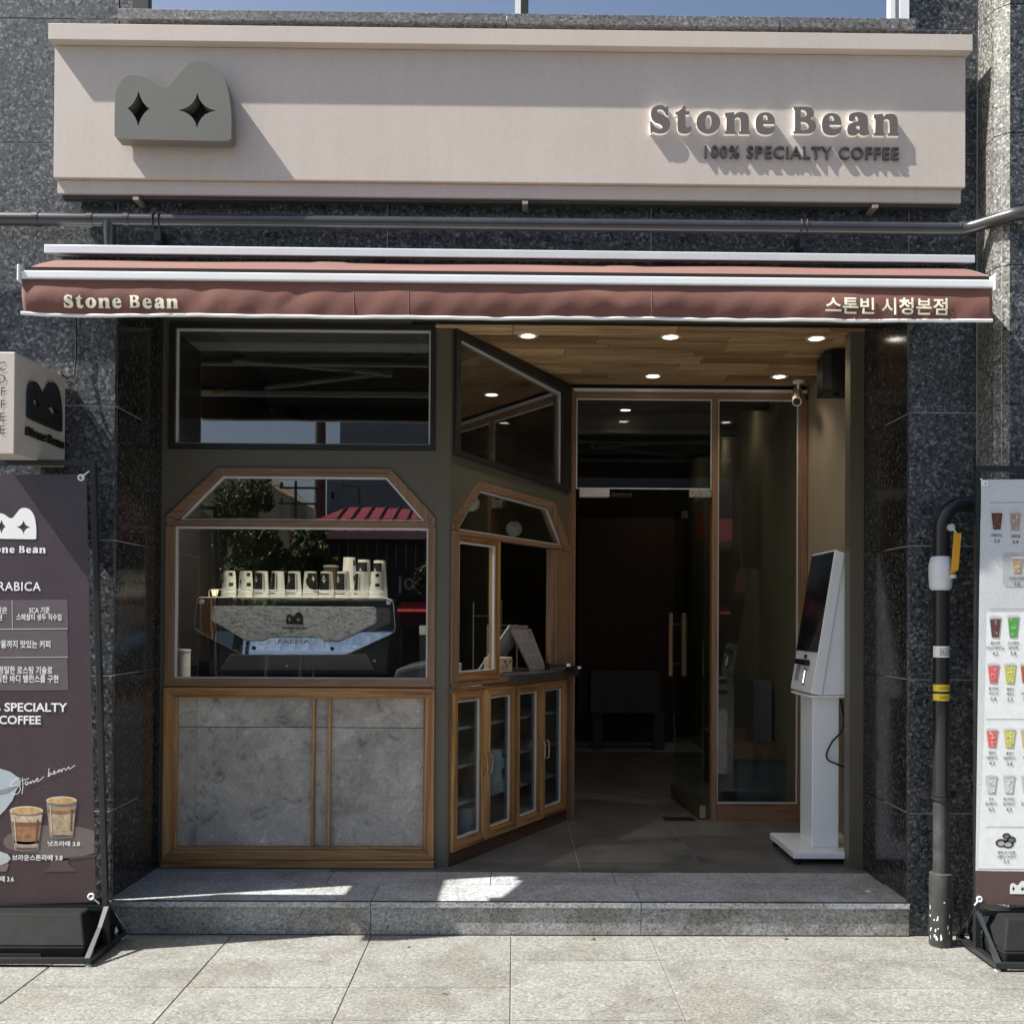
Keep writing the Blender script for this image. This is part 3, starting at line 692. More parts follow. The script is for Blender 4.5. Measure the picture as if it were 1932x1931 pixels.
# ================================================================== FASCIA SIGN
sg = thing('fascia_sign', 'long taupe shop sign with raised dark lettering and a top cornice', 'sign', (0, 4.18, 3.1))
MB().box(-1.922, 1.879, 4.18, 4.262, 3.152, 3.702).build('sign_body', M['sign'], sg, bevel=.0015)
MB().box(-1.930, 1.890, 4.138, 4.262, 3.7035, 3.770).build('cornice', M['sign'], sg, bevel=.0015)
MB().box(-1.914, 1.870, 4.20, 4.255, 3.094, 3.1505).build('lower_trim', M['sign'], sg, bevel=.0015)
MB().box(-1.90, 1.86, 4.215, 4.25, 3.080, 3.093).build('light_channel', M['darkline'], sg)
for x in (-1.585, .035, 1.505): MB().box(x - .012, x + .012, 4.19, 4.27, 3.066, 3.079).build('bracket', paint('taupe_bracket', (.30, .27, .24), .5), sg)
# letters
a = at(1226, 250, 4.155); b = at(1697, 256, 4.155)
for i, outs in enumerate(stone_bean(a[0], (a[1] + b[1]) / 2, b[0] - a[0])):
    f = plate(outs, 4.1595, 4.1635, 'letter', M['signdark'], sg)
    plate(outs, 4.1637, 4.1795, 'letter_return', emit('backlit_letter_edge', (.95, .93, .90), .14) if i == 0 else bpy.data.materials['backlit_letter_edge'], f)
vs, fs = text_geo('100% SPECIALTY COFFEE', .012, 0, 1.12)
xs = [v[0] for v in vs]; ys = [v[1] for v in vs]
a = at(1330, 300, 4.165); b = at(1697, 301, 4.165); top = at(1697, 278, 4.165)[1]
kx = (b[0] - a[0]) / (max(xs) - min(xs)); kz = (top - b[1]) / (max(ys) - min(ys))
def raised_text(body, box, y0_, y1_, mat, parent, name='letter', bold=.012, spacing=1.0):
    """each character its own raised piece"""
    adv = []; full, _ = text_geo(body, bold, 0, spacing); X0 = min(v[0] for v in full); X1 = max(v[0] for v in full)
    capv, _ = text_geo('E', bold); zc0 = min(v[1] for v in capv); zc1 = max(v[1] for v in capv)
    sx = (box[1] - box[0]) / (X1 - X0); sz = (box[3] - box[2]) / (zc1 - zc0)
    for i, ch in enumerate(body):
        if ch == ' ': continue
        pv, _ = text_geo(body[:i + 1], bold, 0, spacing); right = max(v[0] for v in pv)
        vs, fs = text_geo(ch, bold, (y1_ - y0_) / sz); r = max(v[0] for v in vs)
        MB().add([((right - r + v[0] - X0) * sx + box[0], (y0_ + y1_) / 2 - v[2] * sz, (v[1] - zc0) * sz + box[2]) for v in vs], fs).build(name, mat, parent)
raised_text('100% SPECIALTY COFFEE', (a[0], b[0], b[1], top), 4.168, 4.1795, paint('dark_small_letter', (.055, .047, .042), .45), sg, spacing=1.12)
lx0, lz1 = at(219, 117, 4.115); lx1, lz0 = at(437, 268, 4.115)
lg = plate(logo_outlines(lx0, lx1, lz0, lz1), 4.108, 4.168, 'logo_block', M['logo'], sg, bevel=.003, smooth=35)
plate([logo_outlines(lx0 + .02, lx1 - .02, lz0 + .02, lz1 - .02)[0]], 4.169, 4.179, 'standoff', M['ink'], lg)

# ================================================================== AWNING
aw = thing('folding_awning', 'brown cloth folding awning with white front bar and printed valance', 'awning', (0, 4.2, 2.8))
MB().hexa([(-1.939, 4.14, 2.823), (1.903, 4.14, 2.820), (1.903, 4.28, 2.86), (-1.939, 4.28, 2.86), (-1.939, 4.14, 2.858), (1.903, 4.14, 2.852), (1.903, 4.28, 2.90), (-1.939, 4.28, 2.90)]).build('cover_hood', M['alu'], aw, bevel=.003)
MB().tube([(-1.88, 4.215, 2.79), (1.85, 4.215, 2.79)], .027, 16).build('roller_tube', paint('roller_dark', (.05, .045, .04), .5), aw, smooth=40)
for x in (-1.85, -.60, .62, 1.82): MB().box(x, x + .05, 4.19, 4.278, 2.75, 2.82).build('wall_bracket', M['blackmetal'], aw, bevel=.002)
# cloth between roller and front bar
nx, ny = 90, 8; mb = MB(); vs = []
for j in range(ny + 1):
    t = j / ny
    for i in range(nx + 1):
        s_ = i / nx; x = -1.884 + s_ * 3.738
        sag = .006 * sin(pi * t) * (1 + .3 * sin(s_ * 9)) + .006 * sin(s_ * 26 + 1) * t * (1 - t) * 2
        if abs(s_ - .30) < .02 or abs(s_ - .62) < .015: sag += .007 * sin(pi * t)
        z = 2.822 * (1 - t) + 2.662 * t + sag; vs.append((x + (.008 if 0 else 0), 4.215 - .345 * t, z))
fs = [(j * (nx + 1) + i, j * (nx + 1) + i + 1, (j + 1) * (nx + 1) + i + 1, (j + 1) * (nx + 1) + i) for j in range(ny) for i in range(nx)]
mb.add(vs, fs); c_ = mb.build('cloth', M['fabric'], aw, smooth=60)
so_ = c_.modifiers.new('thick', 'SOLIDIFY'); so_.thickness = .0015; so_.offset = 0; c_.data.materials.append(M['lining']); so_.material_offset = 1 if c_.data.polygons[0].normal.z > 0 else 0
if not so_.material_offset: c_.data.flip_normals(); so_.material_offset = 1
fx0, fzt = at(45, 511, 3.84); fx1, fzt2 = at(1867, 531, 3.84)
MB().box(-1.885, 1.833, 3.838, 3.885, 2.618, 2.648).build('front_bar', M['alubright'], aw, bevel=.004)
MB().box(-1.872, 1.820, 3.842, 3.880, 2.6485, 2.662).build('bar_groove', M['lining'], aw)
for x0, x1 in ((-1.8965, -1.8855), (1.8335, 1.8435)): MB().box(x0, x1, 3.830, 3.890, 2.605, 2.668).build('end_cap', M['white'], aw, bevel=.004)
# valance with folds
def val_y(x, t):
    w_ = .006 * sin(x * 3.1 + .6) + .0035 * sin(x * 8.3 + 2) + .002 * sin(x * 19 + t * 2) + .0015 * sin(x * 47 + t * 5)
    edge = .035 * (math.exp(-((x + 1.86) / .10) ** 2)) + .03 * math.exp(-((x - 1.82) / .08) ** 2)
    return 3.853 - .012 * sin(t * pi * .9) * (1 + .4 * sin(x * 2.3)) + w_ * t + (.003 * math.exp(-((x + 1.20) / .04) ** 2) - .004 * math.exp(-((x - .25 - .2 * t) / .05) ** 2) + .004 * math.exp(-((x + .78 + .15 * t) / .03) ** 2)) * sin(pi * t)
def val_z(x, t):
    b_ = 2.4795 + (x + 1.88) / 3.7 * .012 + .0022 * sin(x * 3.4) + .0008 * sin(x * 13) + .006 * (math.exp(-((x + 1.88) / .06) ** 2)) - .004 * math.exp(-((x - 1.0) / .4) ** 2)
    return 2.620 * (1 - t) + b_ * t
nx, ny = 260, 10; vs = []
for j in range(ny + 1):
    t = j / ny
    for i in range(nx + 1):
        x = -1.885 + i / nx * 3.718 + (.012 * t if i in (0, 1) else 0)
        vs.append((x, val_y(x, t), val_z(x, t)))
fs = [(j * (nx + 1) + i, j * (nx + 1) + i + 1, (j + 1) * (nx + 1) + i + 1, (j + 1) * (nx + 1) + i) for j in range(ny) for i in range(nx)]
va = MB().add(vs, fs).build('valance', M['fabric'], aw, smooth=60)
va.data.materials.append(M['lining'])
if va.data.polygons[600].normal.y > 0: va.data.flip_normals()
so_ = va.modifiers.new('thick', 'SOLIDIFY'); so_.thickness = .0014; so_.offset = 0; so_.material_offset = 1
mb = MB(); pth = []
for i in range(nx + 1):
    x = -1.885 + i / nx * 3.718; pth.append((x, val_y(x, 1) - .0005, val_z(x, 1) + .001))
mb.tube(pth, .0068, 8); mb.build('white_piping', M['printwhite'], va, smooth=50)
for x in (-.62, -.41, .52, 1.30):
    MB().tube([(x, val_y(x, t_ / 6) - .0012, val_z(x, t_ / 6)) for t_ in range(7)], .0012, 5).build('seam', paint('cloth_seam', (.22, .11, .09), .9), va)
def on_valance(vs2, fs, mat, name='printed_lettering'):
    out = []
    for x, z in vs2:
        t = (2.620 - z) / (2.620 - val_z(x, 1)); out.append((x, val_y(x, t) - .0075, z))
    return MB().add(out, fs).build(name, mat, va)
a = at(123, 582, 3.85); b = at(338, 582, 3.85)
for outs in stone_bean(a[0], a[1] - .001, b[0] - a[0], 0):
    vs, fs = curve_fill(outs, 0); on_valance([(v[0], v[1]) for v in vs], fs, M['cream'])
a = at(1554, 595, 3.85); b = at(1785, 565, 3.85)
word = '스톤빈 시청본점'; vs, fs = text_geo(word, .016)
xs = [v[0] for v in vs]; ys = [v[1] for v in vs]; kx = (b[0] - a[0]) / (max(xs) - min(xs)); kz = (b[1] - a[1]) / (max(ys) - min(ys)); mx0, my0 = min(xs), min(ys)
for i, ch in enumerate(word):
    if ch == ' ': continue
    pv, _ = text_geo(word[:i + 1], .016); cv, cf = text_geo(ch, .016); sh_ = max(v[0] for v in pv) - max(v[0] for v in cv)
    on_valance([((v[0] + sh_ - mx0) * kx + a[0], (v[1] - my0) * kz + a[1]) for v in cv], cf, M['cream'])
# folding arms under the cloth
def arm(p, q, r_, name='folding_arm'):
    t_ = MB().tube([p, q], .016, 8); t_.tube([q, r_], .013, 8); t_.lathe([(.028, -.02), (.028, .02)], q, 12)
    return t_.build(name, paint('grey_arm', (.42, .43, .42), .45), aw, smooth=40)
arm((-1.55, 4.20, 2.745), (-.72, 4.08, 2.71), (-1.45, 3.90, 2.66))
arm((1.50, 4.20, 2.745), (.62, 4.08, 2.71), (1.40, 3.90, 2.66))
MB().tube([(-1.84, 4.17, 2.735), (1.82, 4.17, 2.735)], .016, 8).build('square_bar', paint('grey_arm', (.42, .43, .42), .45), aw)
cr = MB().tube([(-1.66, 4.0, 2.62), (-.9, 4.12, 2.70)], .006, 6); cr.build('crank_rod', M['steel'], aw)
MB().tube([(-1.72, 3.99, 2.612), (-1.655, 4.0, 2.621)], .013, 8).build('yellow_grip', paint('yellow_grip', (.45, .30, .04), .5), aw)

# ================================================================== PIPES
pp = thing('wall_pipe', 'dark grey steel pipe running across the facade between sign and awning', 'pipe', (0, 4.2, 2.985))
YP = 4.205
path = [(-3.0, YP, 2.986), (-1.2, YP, 2.986), (1.70, YP, 2.984), (1.86, YP - .002, 2.984)]
n_ = 10
for i in range(1, n_ + 1):
    t = i / n_; e = t * t * (3 - 2 * t); path.append((1.86 + .20 * t, YP - .002 - .165 * e, 2.984 + .0 * e + .004 * e))
path += [(2.3, YP - .167, 2.990), (3.2, YP - .167, 2.990)]
MB().tube(path, .027, 18).build('pipe_run', M['steel'], pp, smooth=50)
for x in (-2.0, -1.70 - .075, -1.70 + .075, 1.87):
    MB().tube([(x - .012, YP, 2.986), (x + .012, YP, 2.986)], .0305, 18).build('coupling', M['steel'], pp, smooth=40)
MB().tube([(-1.70, YP, 2.985), (-1.70, YP, 2.93), (-1.70, YP + .005, 2.88)], [.027, .024, .021], 16).build('branch', M['steel'], pp, smooth=40)
for x in (-1.50, 1.205):
    mb = MB()
    for dx_ in (-.012, .012): mb.tube([(x + dx_, YP + .031 * cos(a), 2.986 + .031 * sin(a)) for a in [k * pi / 8 for k in range(17)]], .0035, 6, cap=False)
    mb.box(x - .014, x + .014, YP + .0, WY, 2.905, 2.950)
    mb.build('pipe_clamp', M['blackmetal'], pp)

gp = thing('gas_riser_pipe', 'black gas riser pipe with white valve cover and yellow lever by the right menu banner', 'pipe', (1.766, 4.15, 0))
YG = 4.15; XG = 1.768
arc = [(XG + .055 + .0 + .09 * (1 - cos(a)) - .055, YG, 1.72 + .10 * sin(a)) for a in [k * pi / 2 / 8 for k in range(9)]]
MB().tube([(XG, YG, .62)] + [(XG, YG, 1.60)] + arc + [(XG + .30, YG + .02, 1.822)], .033, 20).build('upper_pipe', M['blackmetal'], gp, smooth=50)
MB().tube([(XG, YG, .27), (XG, YG, .62)], .031, 20).build('lower_pipe', paint('grey_worn_paint', (.045, .047, .045), .5, var=.35, vs=20), gp, smooth=50)
MB().lathe([(.035, .30), (.046, .296), (.046, .004), (.044, 0)], (XG, YG, 0), 24).build('sleeve', paint('grey_worn_paint', (.045, .047, .045), .5, var=.35, vs=20), gp, smooth=50)
mb = MB(); random.seed(3)
for k in range(26):
    a_ = random.uniform(-pi, -.05); z_ = abs(random.gauss(0, .05)) + .002 if k < 20 else random.uniform(.05, .15); rr = .0464; wd = random.uniform(.04, .13); hh = random.uniform(.004, .02)
    mb.add([(XG + rr * cos(a_ + s1 * wd), YG + rr * sin(a_ + s1 * wd), z_ + s2 * hh + .02) for s1, s2 in ((-.5, -.5), (.5, -.3), (.6, .4), (0, .6), (-.6, .3))], [(0, 1, 2, 3, 4)])
mb.build('chipped_paint', M['printwhite'], gp)
MB().tube([(XG, YG, .615), (XG, YG, .63)], .037, 20).lathe([(.04, 0), (.04, .012)], (XG, YG, .60), 20).box(XG - .075, XG + .075, YG + .02, YG + .035, .604, .63).build('pipe_clamp', M['blackmetal'], gp, smooth=40)
MB().lathe([(.034, 0), (.044, .01), (.047, .05), (.047, .105), (.040, .135), (.036, .14)], (XG - .003, YG, 1.462), 24).build('valve_cover', paint('milky_plastic', (.62, .65, .66), .35, var=.06), gp, smooth=50)
MB().lathe([(.037, 0), (.037, .07)], (XG, YG, 1.20), 20).build('white_label', paint('white_label', (.75, .75, .72), .4), gp, smooth=40) if False else None
def wraplabel(z0, z1, mat, name, body=None):
    o = MB(); o.lathe([(.0338, z0), (.0338, z1)], (XG, YG, 0), 20, -pi * 1.0, 0).build(name, mat, gp, smooth=60)
    if body:
        text_on(body, (XG - .022, XG + .022, z0 + .006, z1 - .006), YG - .0346, M['ink'], [c for c in COL.objects if c.name.startswith(name)][-1], bold=.01)
wraplabel(1.186, 1.232, paint('white_label', (.80, .80, .78), .4), 'white_label', '도시가스\n사용시설\n관리번호')
wraplabel(1.046, 1.074, paint('yellow_label', (.78, .62, .05), .4), 'yellow_label', '←도시가스')
wraplabel(1.008, 1.036, paint('yellow_label', (.78, .62, .05), .4), 'yellow_label', '도시가스→')
lv = MB().hexa([(XG + .016, YG - .062, 1.545), (XG + .044, YG - .062, 1.545), (XG + .044, YG - .057, 1.545), (XG + .016, YG - .057, 1.545),
           (XG + .026, YG - .062, 1.695), (XG + .056, YG - .062, 1.695), (XG + .056, YG - .057, 1.695), (XG + .026, YG - .057, 1.695)])
lv.hexa([(XG + .012, YG - .05, 1.53), (XG + .03, YG - .05, 1.53), (XG + .03, YG - .045, 1.53), (XG + .012, YG - .045, 1.53), (XG + .016, YG - .062, 1.5449), (XG + .044, YG - .062, 1.5449), (XG + .044, YG - .057, 1.5449), (XG + .016, YG - .057, 1.5449)])
lv = lv.build('valve_lever', paint('yellow_lever', (.72, .36, .03), .4), gp)
MB().lathe([(.012, -.008), (.014, 0), (.012, .008)], (XG + .028, YG - .05, 1.518), 12).build('lever_nut', paint('pale_metal', (.55, .56, .52), .4, metal=.2), gp, smooth=40)
MB().tube([(XG + .024, YG - .02, 1.72), (XG + .024, YG - .045, 1.72)], .015, 12).tube([(XG + .024, YG - .045, 1.72), (XG + .036, YG - .058, 1.695)], .004, 6).build('lock_ring', paint('pale_metal', (.55, .56, .52), .4, metal=.2), gp, smooth=40)

# ================================================================== BLADE SIGN AND CABLE (left)
bs = thing('projecting_box_sign', 'taupe projecting box sign with black logo on its side at the left wall', 'sign', (-1.97, 4.0, 1.95))
MB().hexa([(-2.043, 3.84, 1.948), (-1.903, 3.84, 1.948), (-1.903, 4.272, 1.962), (-2.043, 4.272, 1.962), (-2.043, 3.84, 2.336), (-1.903, 3.84, 2.336), (-1.903, 4.272, 2.344), (-2.043, 4.272, 2.344)]).build('sign_box', M['sign'], bs, bevel=.003)

def side_map(vs, fs, d0, name, mat, par, x=-1.9005):
    return MB().add([(x + v[2], v[0], v[1]) for v in vs], fs).build(name, mat, par)
# side face: y from 3.77 (street) to 4.21 (wall); the sign reads left to right from the street outwards to the wall
vs, fs = curve_fill(logo_outlines(3.925, 4.21, 2.10, 2.288), .012); side_map([(v[0], v[1], v[2] + .008) for v in vs], fs, 0, 'logo', M['ink'], bs)
for outs in stone_bean(3.915, 2.034, .32):
    vs, fs = curve_fill(outs, .010); side_map([(v[0], v[1], v[2] + .007) for v in vs], fs, 0, 'letter', M['ink'], bs)
zc = 2.302
for i, ch in enumerate('COFFEE'):
    vs, fs = text_geo(ch, -.005, 0.0); k = .040
    mx_ = max(v[0] for v in vs); h_ = max(v[1] for v in vs)
    MB().add([(-1.938 - (mx_ - v[0]) * k * 1.15, 3.838, zc - .036 - i * .0485 + v[1] / h_ * .032) for v in vs], fs).build('printed_letter', M['darkline'], bs)
cbl = thing('black_cable', 'thin black cable hanging from the awning down to the box sign', 'cable', (-1.86, 4.24, 2.4))
x_ = at(128, 610, 4.26)
MB().tube([(-1.855, 4.262, 2.80), (-1.857, 4.262, 2.62), (-1.856, 4.262, 2.42), (-1.862, 4.255, 2.35), (-1.885, 4.24, 2.332), (-1.90, 4.225, 2.345)], .0035, 6).build('cable_run', M['ink'], cbl, smooth=60)

# ================================================================== MENU BANNERS
def polyP(pts, Y): return [at(u, v, Y) for u, v in pts]
def boxP(u0, u1, v0, v1, Y):          # v0 upper, v1 lower
    a = at(u0, v1, Y); b = at(u1, v0, Y); return (a[0], b[0], a[1], b[1])
def banner_frame(t, sx, x_in, z0, zt, yb0, yb1, ym, far, xtop, lean):
    """sx: -1 frame reaches to the left, +1 to the right; x_in: inner foot X"""
    def post(x0_, x1_, xt, nm):
        MB().hexa([(x0_, ym - .011, .02), (x1_, ym - .011, .02), (x1_, ym + .011, .02), (x0_, ym + .011, .02),
                   (x0_ + xt, ym - .011 + lean, zt), (x1_ + xt, ym - .011 + lean, zt), (x1_ + xt, ym + .011 + lean, zt), (x0_ + xt, ym + .011 + lean, zt)]).build(nm, M['blackmetal'], t, bevel=.002)
    a_, b_ = (x_in - .022, x_in) if sx < 0 else (x_in, x_in + .022)
    post(a_, b_, xtop, 'side_post')
    f0, f1 = (far, far + .022) if sx < 0 else (far - .022, far); post(f0, f1, xtop * .5, 'side_post')
    lo, hi = min(f0, a_) + xtop, max(f1, b_) + xtop
    MB().box(lo, hi, ym - .011 + lean, ym + .011 + lean, zt + .0005, zt + .022).build('top_bar', M['blackmetal'], t, bevel=.002)
    MB().box(min(f1, b_) if sx < 0 else b_ + .001, (a_ - .001) if sx < 0 else f0, ym - .010, ym + .010, z0 - .03, z0 - .008).build('cross_bar', M['blackmetal'], t, bevel=.002)
    for (c0, c1) in ((a_ - .003, b_ + .003), (f0 - .003, f1 + .003)):
        MB().box(c0, c1, yb0, yb1, .012, .034).build('foot_bar', M['blackmetal'], t, bevel=.002)
        for yy in (yb0, yb1):
            d = .012 if yy == yb0 else -.012
            MB().hexa([(c0 + .004, yy + d * .2, .0345), (c1 - .004, yy + d * .2, .0345), (c1 - .004, yy + d * 1.8, .0345), (c0 + .004, yy + d * 1.8, .0345),
                       (c0 + .004, ym - d * .9, z0 - .02), (c1 - .004, ym - d * .9, z0 - .02), (c1 - .004, ym + d * .9 - d, z0 + .0), (c0 + .004, ym + d * .9 - d, z0 + .0)]).build('brace', M['steel'], t)
            MB().lathe([(.012, 0), (.012, .006), (.006, .007), (.006, .0118)], ((c0 + c1) / 2, yy + d * 1.2, 0), 10).build('levelling_foot', M['alu'], t)
    MB().box(lo - xtop + .02, hi - xtop - .02, yb0 - .001, yb0 + .02, .0125, .034).build('base_bar', M['blackmetal'], t, bevel=.002)
def water_base(t, x0, x1, y0, y1, h, mat, inset=.05):
    b = MB().hexa([(x0 + .01, y0 + .008, .016), (x1 - .01, y0 + .008, .016), (x1 - .01, y1, .016), (x0 + .01, y1, .016), (x0, y0, .07), (x1, y0, .07), (x1, y1, .07), (x0, y1, .07)])
    b.hexa([(x0, y0, .0701), (x1, y0, .0701), (x1, y1, .0701), (x0, y1, .0701), (x0 + inset, y0 + inset * 1.6, h), (x1 - inset, y0 + inset * 1.6, h), (x1 - inset, y1 - .01, h), (x0 + inset, y1 - .01, h)])
    o = b.build('water_tank_base', mat, t, bevel=.008, bseg=3, smooth=30); return o
tank = paint('textured_black_tank', (.014, .015, .015), .75, spec=.15, var=.2, vs=15, bs=160)
# left banner
bl = thing('left_banner_stand', 'black framed banner stand with a dark purple coffee poster at the left wall', 'banner', (-2.0, 4.04, 0))
banner_frame(bl, -1, -1.606, .19, 1.935, 3.86, 4.215, 4.05, -2.52, -.068, -.01)
water_base(bl, -2.50, -1.635, 3.885, 4.20, .175, tank)
MB().box(-2.1, -1.80, 3.878, 3.884, .016, .045).build('base_slot', M['ink'], bl)
def postermat(name, c1, c2, zlo, zhi):
    m, t, b, o = newmat(name); tc = t.nodes.new('ShaderNodeTexCoord'); sp = t.nodes.new('ShaderNodeSeparateXYZ'); t.links.new(tc.outputs['Object'], sp.inputs[0])
    mr = t.nodes.new('ShaderNodeMapRange'); mr.inputs[1].default_value = zlo; mr.inputs[2].default_value = zhi; t.links.new(sp.outputs[2], mr.inputs[0])
    c = ramp(t, mr.outputs[0], [(0, c1), (1, c2)]); n = noise(t, tc.outputs['Object'], 160, 3, .7)
    c = mixc(t, c, ramp(t, n, [(.3, (.75,) * 3), (.7, (1.15,) * 3)]), 1.0)
    t.links.new(c, b.inputs['Base Color']); b.inputs['Roughness'].default_value = .35; bump(t, noise(t, tc.outputs['Object'], 3, 2), b, .3, .02); return m
YB = 4.036
pu = postermat('purple_poster_print', (.058, .034, .037), (.066, .052, .064), .2, 1.9)
P_ = [at(-260, 897, YB), at(163, 895, YB), at(181, 1701, YB), at(-260, 1716, YB)]
ps = MB().prism(P_, YB, YB + .0012).build('poster', pu, bl)
LY = [YB - .0008 * k for k in range(1, 8)]
def fl_(pts, k, col, nm='printed_shape', par=None, raw=False, sm=False):
    outs = [polyP(pts, LY[k])] if not raw else pts
    return flats(outs, LY[k], nm, paint('print_%02x%02x%02x' % tuple(int(min(1, c) * 255) for c in col), col, .4, var=.06, vs=40), par or ps)
lo = boxP(-14, 69, 958.4, 1016.8, LY[1])
flats(logo_outlines(lo[0], lo[1], lo[2], lo[3]), LY[1], 'printed_logo', M['printwhite'], ps)
a = at(-32, 1041, LY[1]); b = at(86, 1040, LY[1])
merge_flats(stone_bean(a[0], a[1] - .004, b[0] - a[0]), LY[1], 'printed_lettering', M['printwhite'], ps)
text_on('100% ARABICA', boxP(-76, 77, 1098, 1114, LY[1]), LY[1], M['printwhite'], ps, spacing=1.1)
for (v0, v1) in ((1131, 1186), (1188, 1240), (1242, 1302)):
    fl_([(-150, v0 + 2), (127, v0), (129, v1), (-150, v1 + 2)], 0, (.115, .095, .105))
fl_([(-150, 1187), (127, 1185.5), (127, 1187), (-150, 1189)], 1, (.5, .48, .48)); fl_([(-150, 1241), (128, 1239), (128, 1240.5), (-150, 1242)], 1, (.5, .48, .48))
fl_([(22, 1132), (23.2, 1132), (24, 1186), (22.8, 1186)], 1, (.5, .48, .48))
T = lambda s, u0, u1, v0, v1, bold=.012, rot=0: text_on(s, boxP(u0, u1, v0, v1, LY[2]), LY[2], M['printwhite'], ps, bold=bold, rot=rot)
T('SCA 기준', 55, 94, 1145, 1157); T('스페셜티 생두 직수입', 31, 116, 1158, 1170); T('원두 함량 100% 깊은', -90, 14, 1145, 1157); T('풍미의 커피 원', -70, 4, 1158, 1170)
T('마지막 한 방울까지 맛있는 커피', -60, 95, 1208, 1222); T('스톤빈만의 정밀한 로스팅 기술로', -60, 99, 1257, 1271); T('깔끔하고 묵직한 바디 밸런스를 구현', -64, 110, 1273, 1287)
T('100% SPECIALTY', -48, 127, 1326, 1342, .02); T('COFFEE', -2, 77, 1350, 1366, .02)
# hand written line
def stroke(pts, wd, mat, k):
    P2 = [Vector(at(u, v, LY[k])) for u, v in pts]; vs = []; 
    for i, p in enumerate(P2):
        d = (P2[min(i + 1, len(P2) - 1)] - P2[max(i - 1, 0)]).normalized(); n_ = Vector((-d.y, d.x)) * wd / 2
        vs += [(p.x + n_.x, LY[k], p.y + n_.y), (p.x - n_.x, LY[k], p.y - n_.y)]
    return MB().add(vs, [(2 * i, 2 * i + 1, 2 * i + 3, 2 * i + 2) for i in range(len(P2) - 1)])
def zc(x, y): return ((x / 3.219) * .7743, (1650 + y / 3.219) * .7743)
def spl(pts, n=5):
    out = []; V_ = [Vector(p) for p in pts]
    for i in range(len(V_) - 1):
        p0, p1, p2, p3 = V_[max(i - 1, 0)], V_[i], V_[i + 1], V_[min(i + 2, len(V_) - 1)]
        for k in range(n):
            t = k / n; out.append(tuple(.5 * ((2 * p1) + (p2 - p0) * t + (2 * p0 - 5 * p1 + 4 * p2 - p3) * t * t + (3 * p1 - p0 - 3 * p2 + p3) * t ** 3)))
    out.append(tuple(V_[-1])); return out
mb = MB()
for st_ in ([(160, 790), (120, 800), (85, 835), (95, 855), (140, 845), (160, 870), (140, 910), (105, 918), (100, 905)], [(175, 785), (180, 850), (172, 915)], [(150, 815), (200, 800), (228, 792)],
            [(195, 830), (205, 845), (220, 825), (205, 815), (195, 832), (225, 835), (240, 815), (243, 832), (258, 808), (268, 825), (280, 805), (300, 800), (290, 790), (283, 808), (300, 815), (345, 778)],
            [(385, 712), (380, 760), (378, 778), (400, 760), (392, 748), (382, 765), (420, 755), (432, 735), (420, 738), (425, 758), (455, 735), (470, 725), (455, 730), (458, 745), (480, 722), (482, 742), (500, 712), (515, 728), (530, 712), (540, 700), (545, 718), (590, 688)]):
    s2 = stroke([zc(*p) for p in spl(st_)], .0022, None, 3); mb.add(s2.v, s2.f)
mb.build('printed_script', M['printwhite'], ps)
# drinks on the poster
fl_([zc(*p) for p in ell(430, 1290, 405, 132, 36) if p[0] < 748] , 0, (.14, .115, .105))
fl_([zc(*p) for p in ((400, 1424), (545, 1420), (535, 1450), (550, 1480), (590, 1505), (600, 1520), (340, 1524), (365, 1500), (395, 1470))], 1, (.085, .058, .055))
fl_([zc(*p) for p in [(25 + (748 - 25) * q / 12, 1330 + 88 * sin(pi * min(1, q / 7.5) * .5) - (28 * max(0, q - 7) / 5)) for q in range(13)] + [(748, 1402), (500, 1436), (200, 1425), (60, 1375)]], 1, (.075, .05, .05))
def marb(pts, k, c1, c2, sc):
    o = fl_(pts, k, c1); key = 'marbled_%02x%02x' % (int(c1[0] * 255), int(c2[0] * 255))
    if key not in _cache:
        m, t, b, _o = newmat(key); tc = t.nodes.new('ShaderNodeTexCoord')
        t.links.new(ramp(t, noise(t, tc.outputs['Object'], sc, 5, .65, 1.4), [(.34, c1), (.62, c2)]), b.inputs['Base Color']); b.inputs['Roughness'].default_value = .4; _cache[key] = m
    o.data.materials[0] = _cache[key]; return o
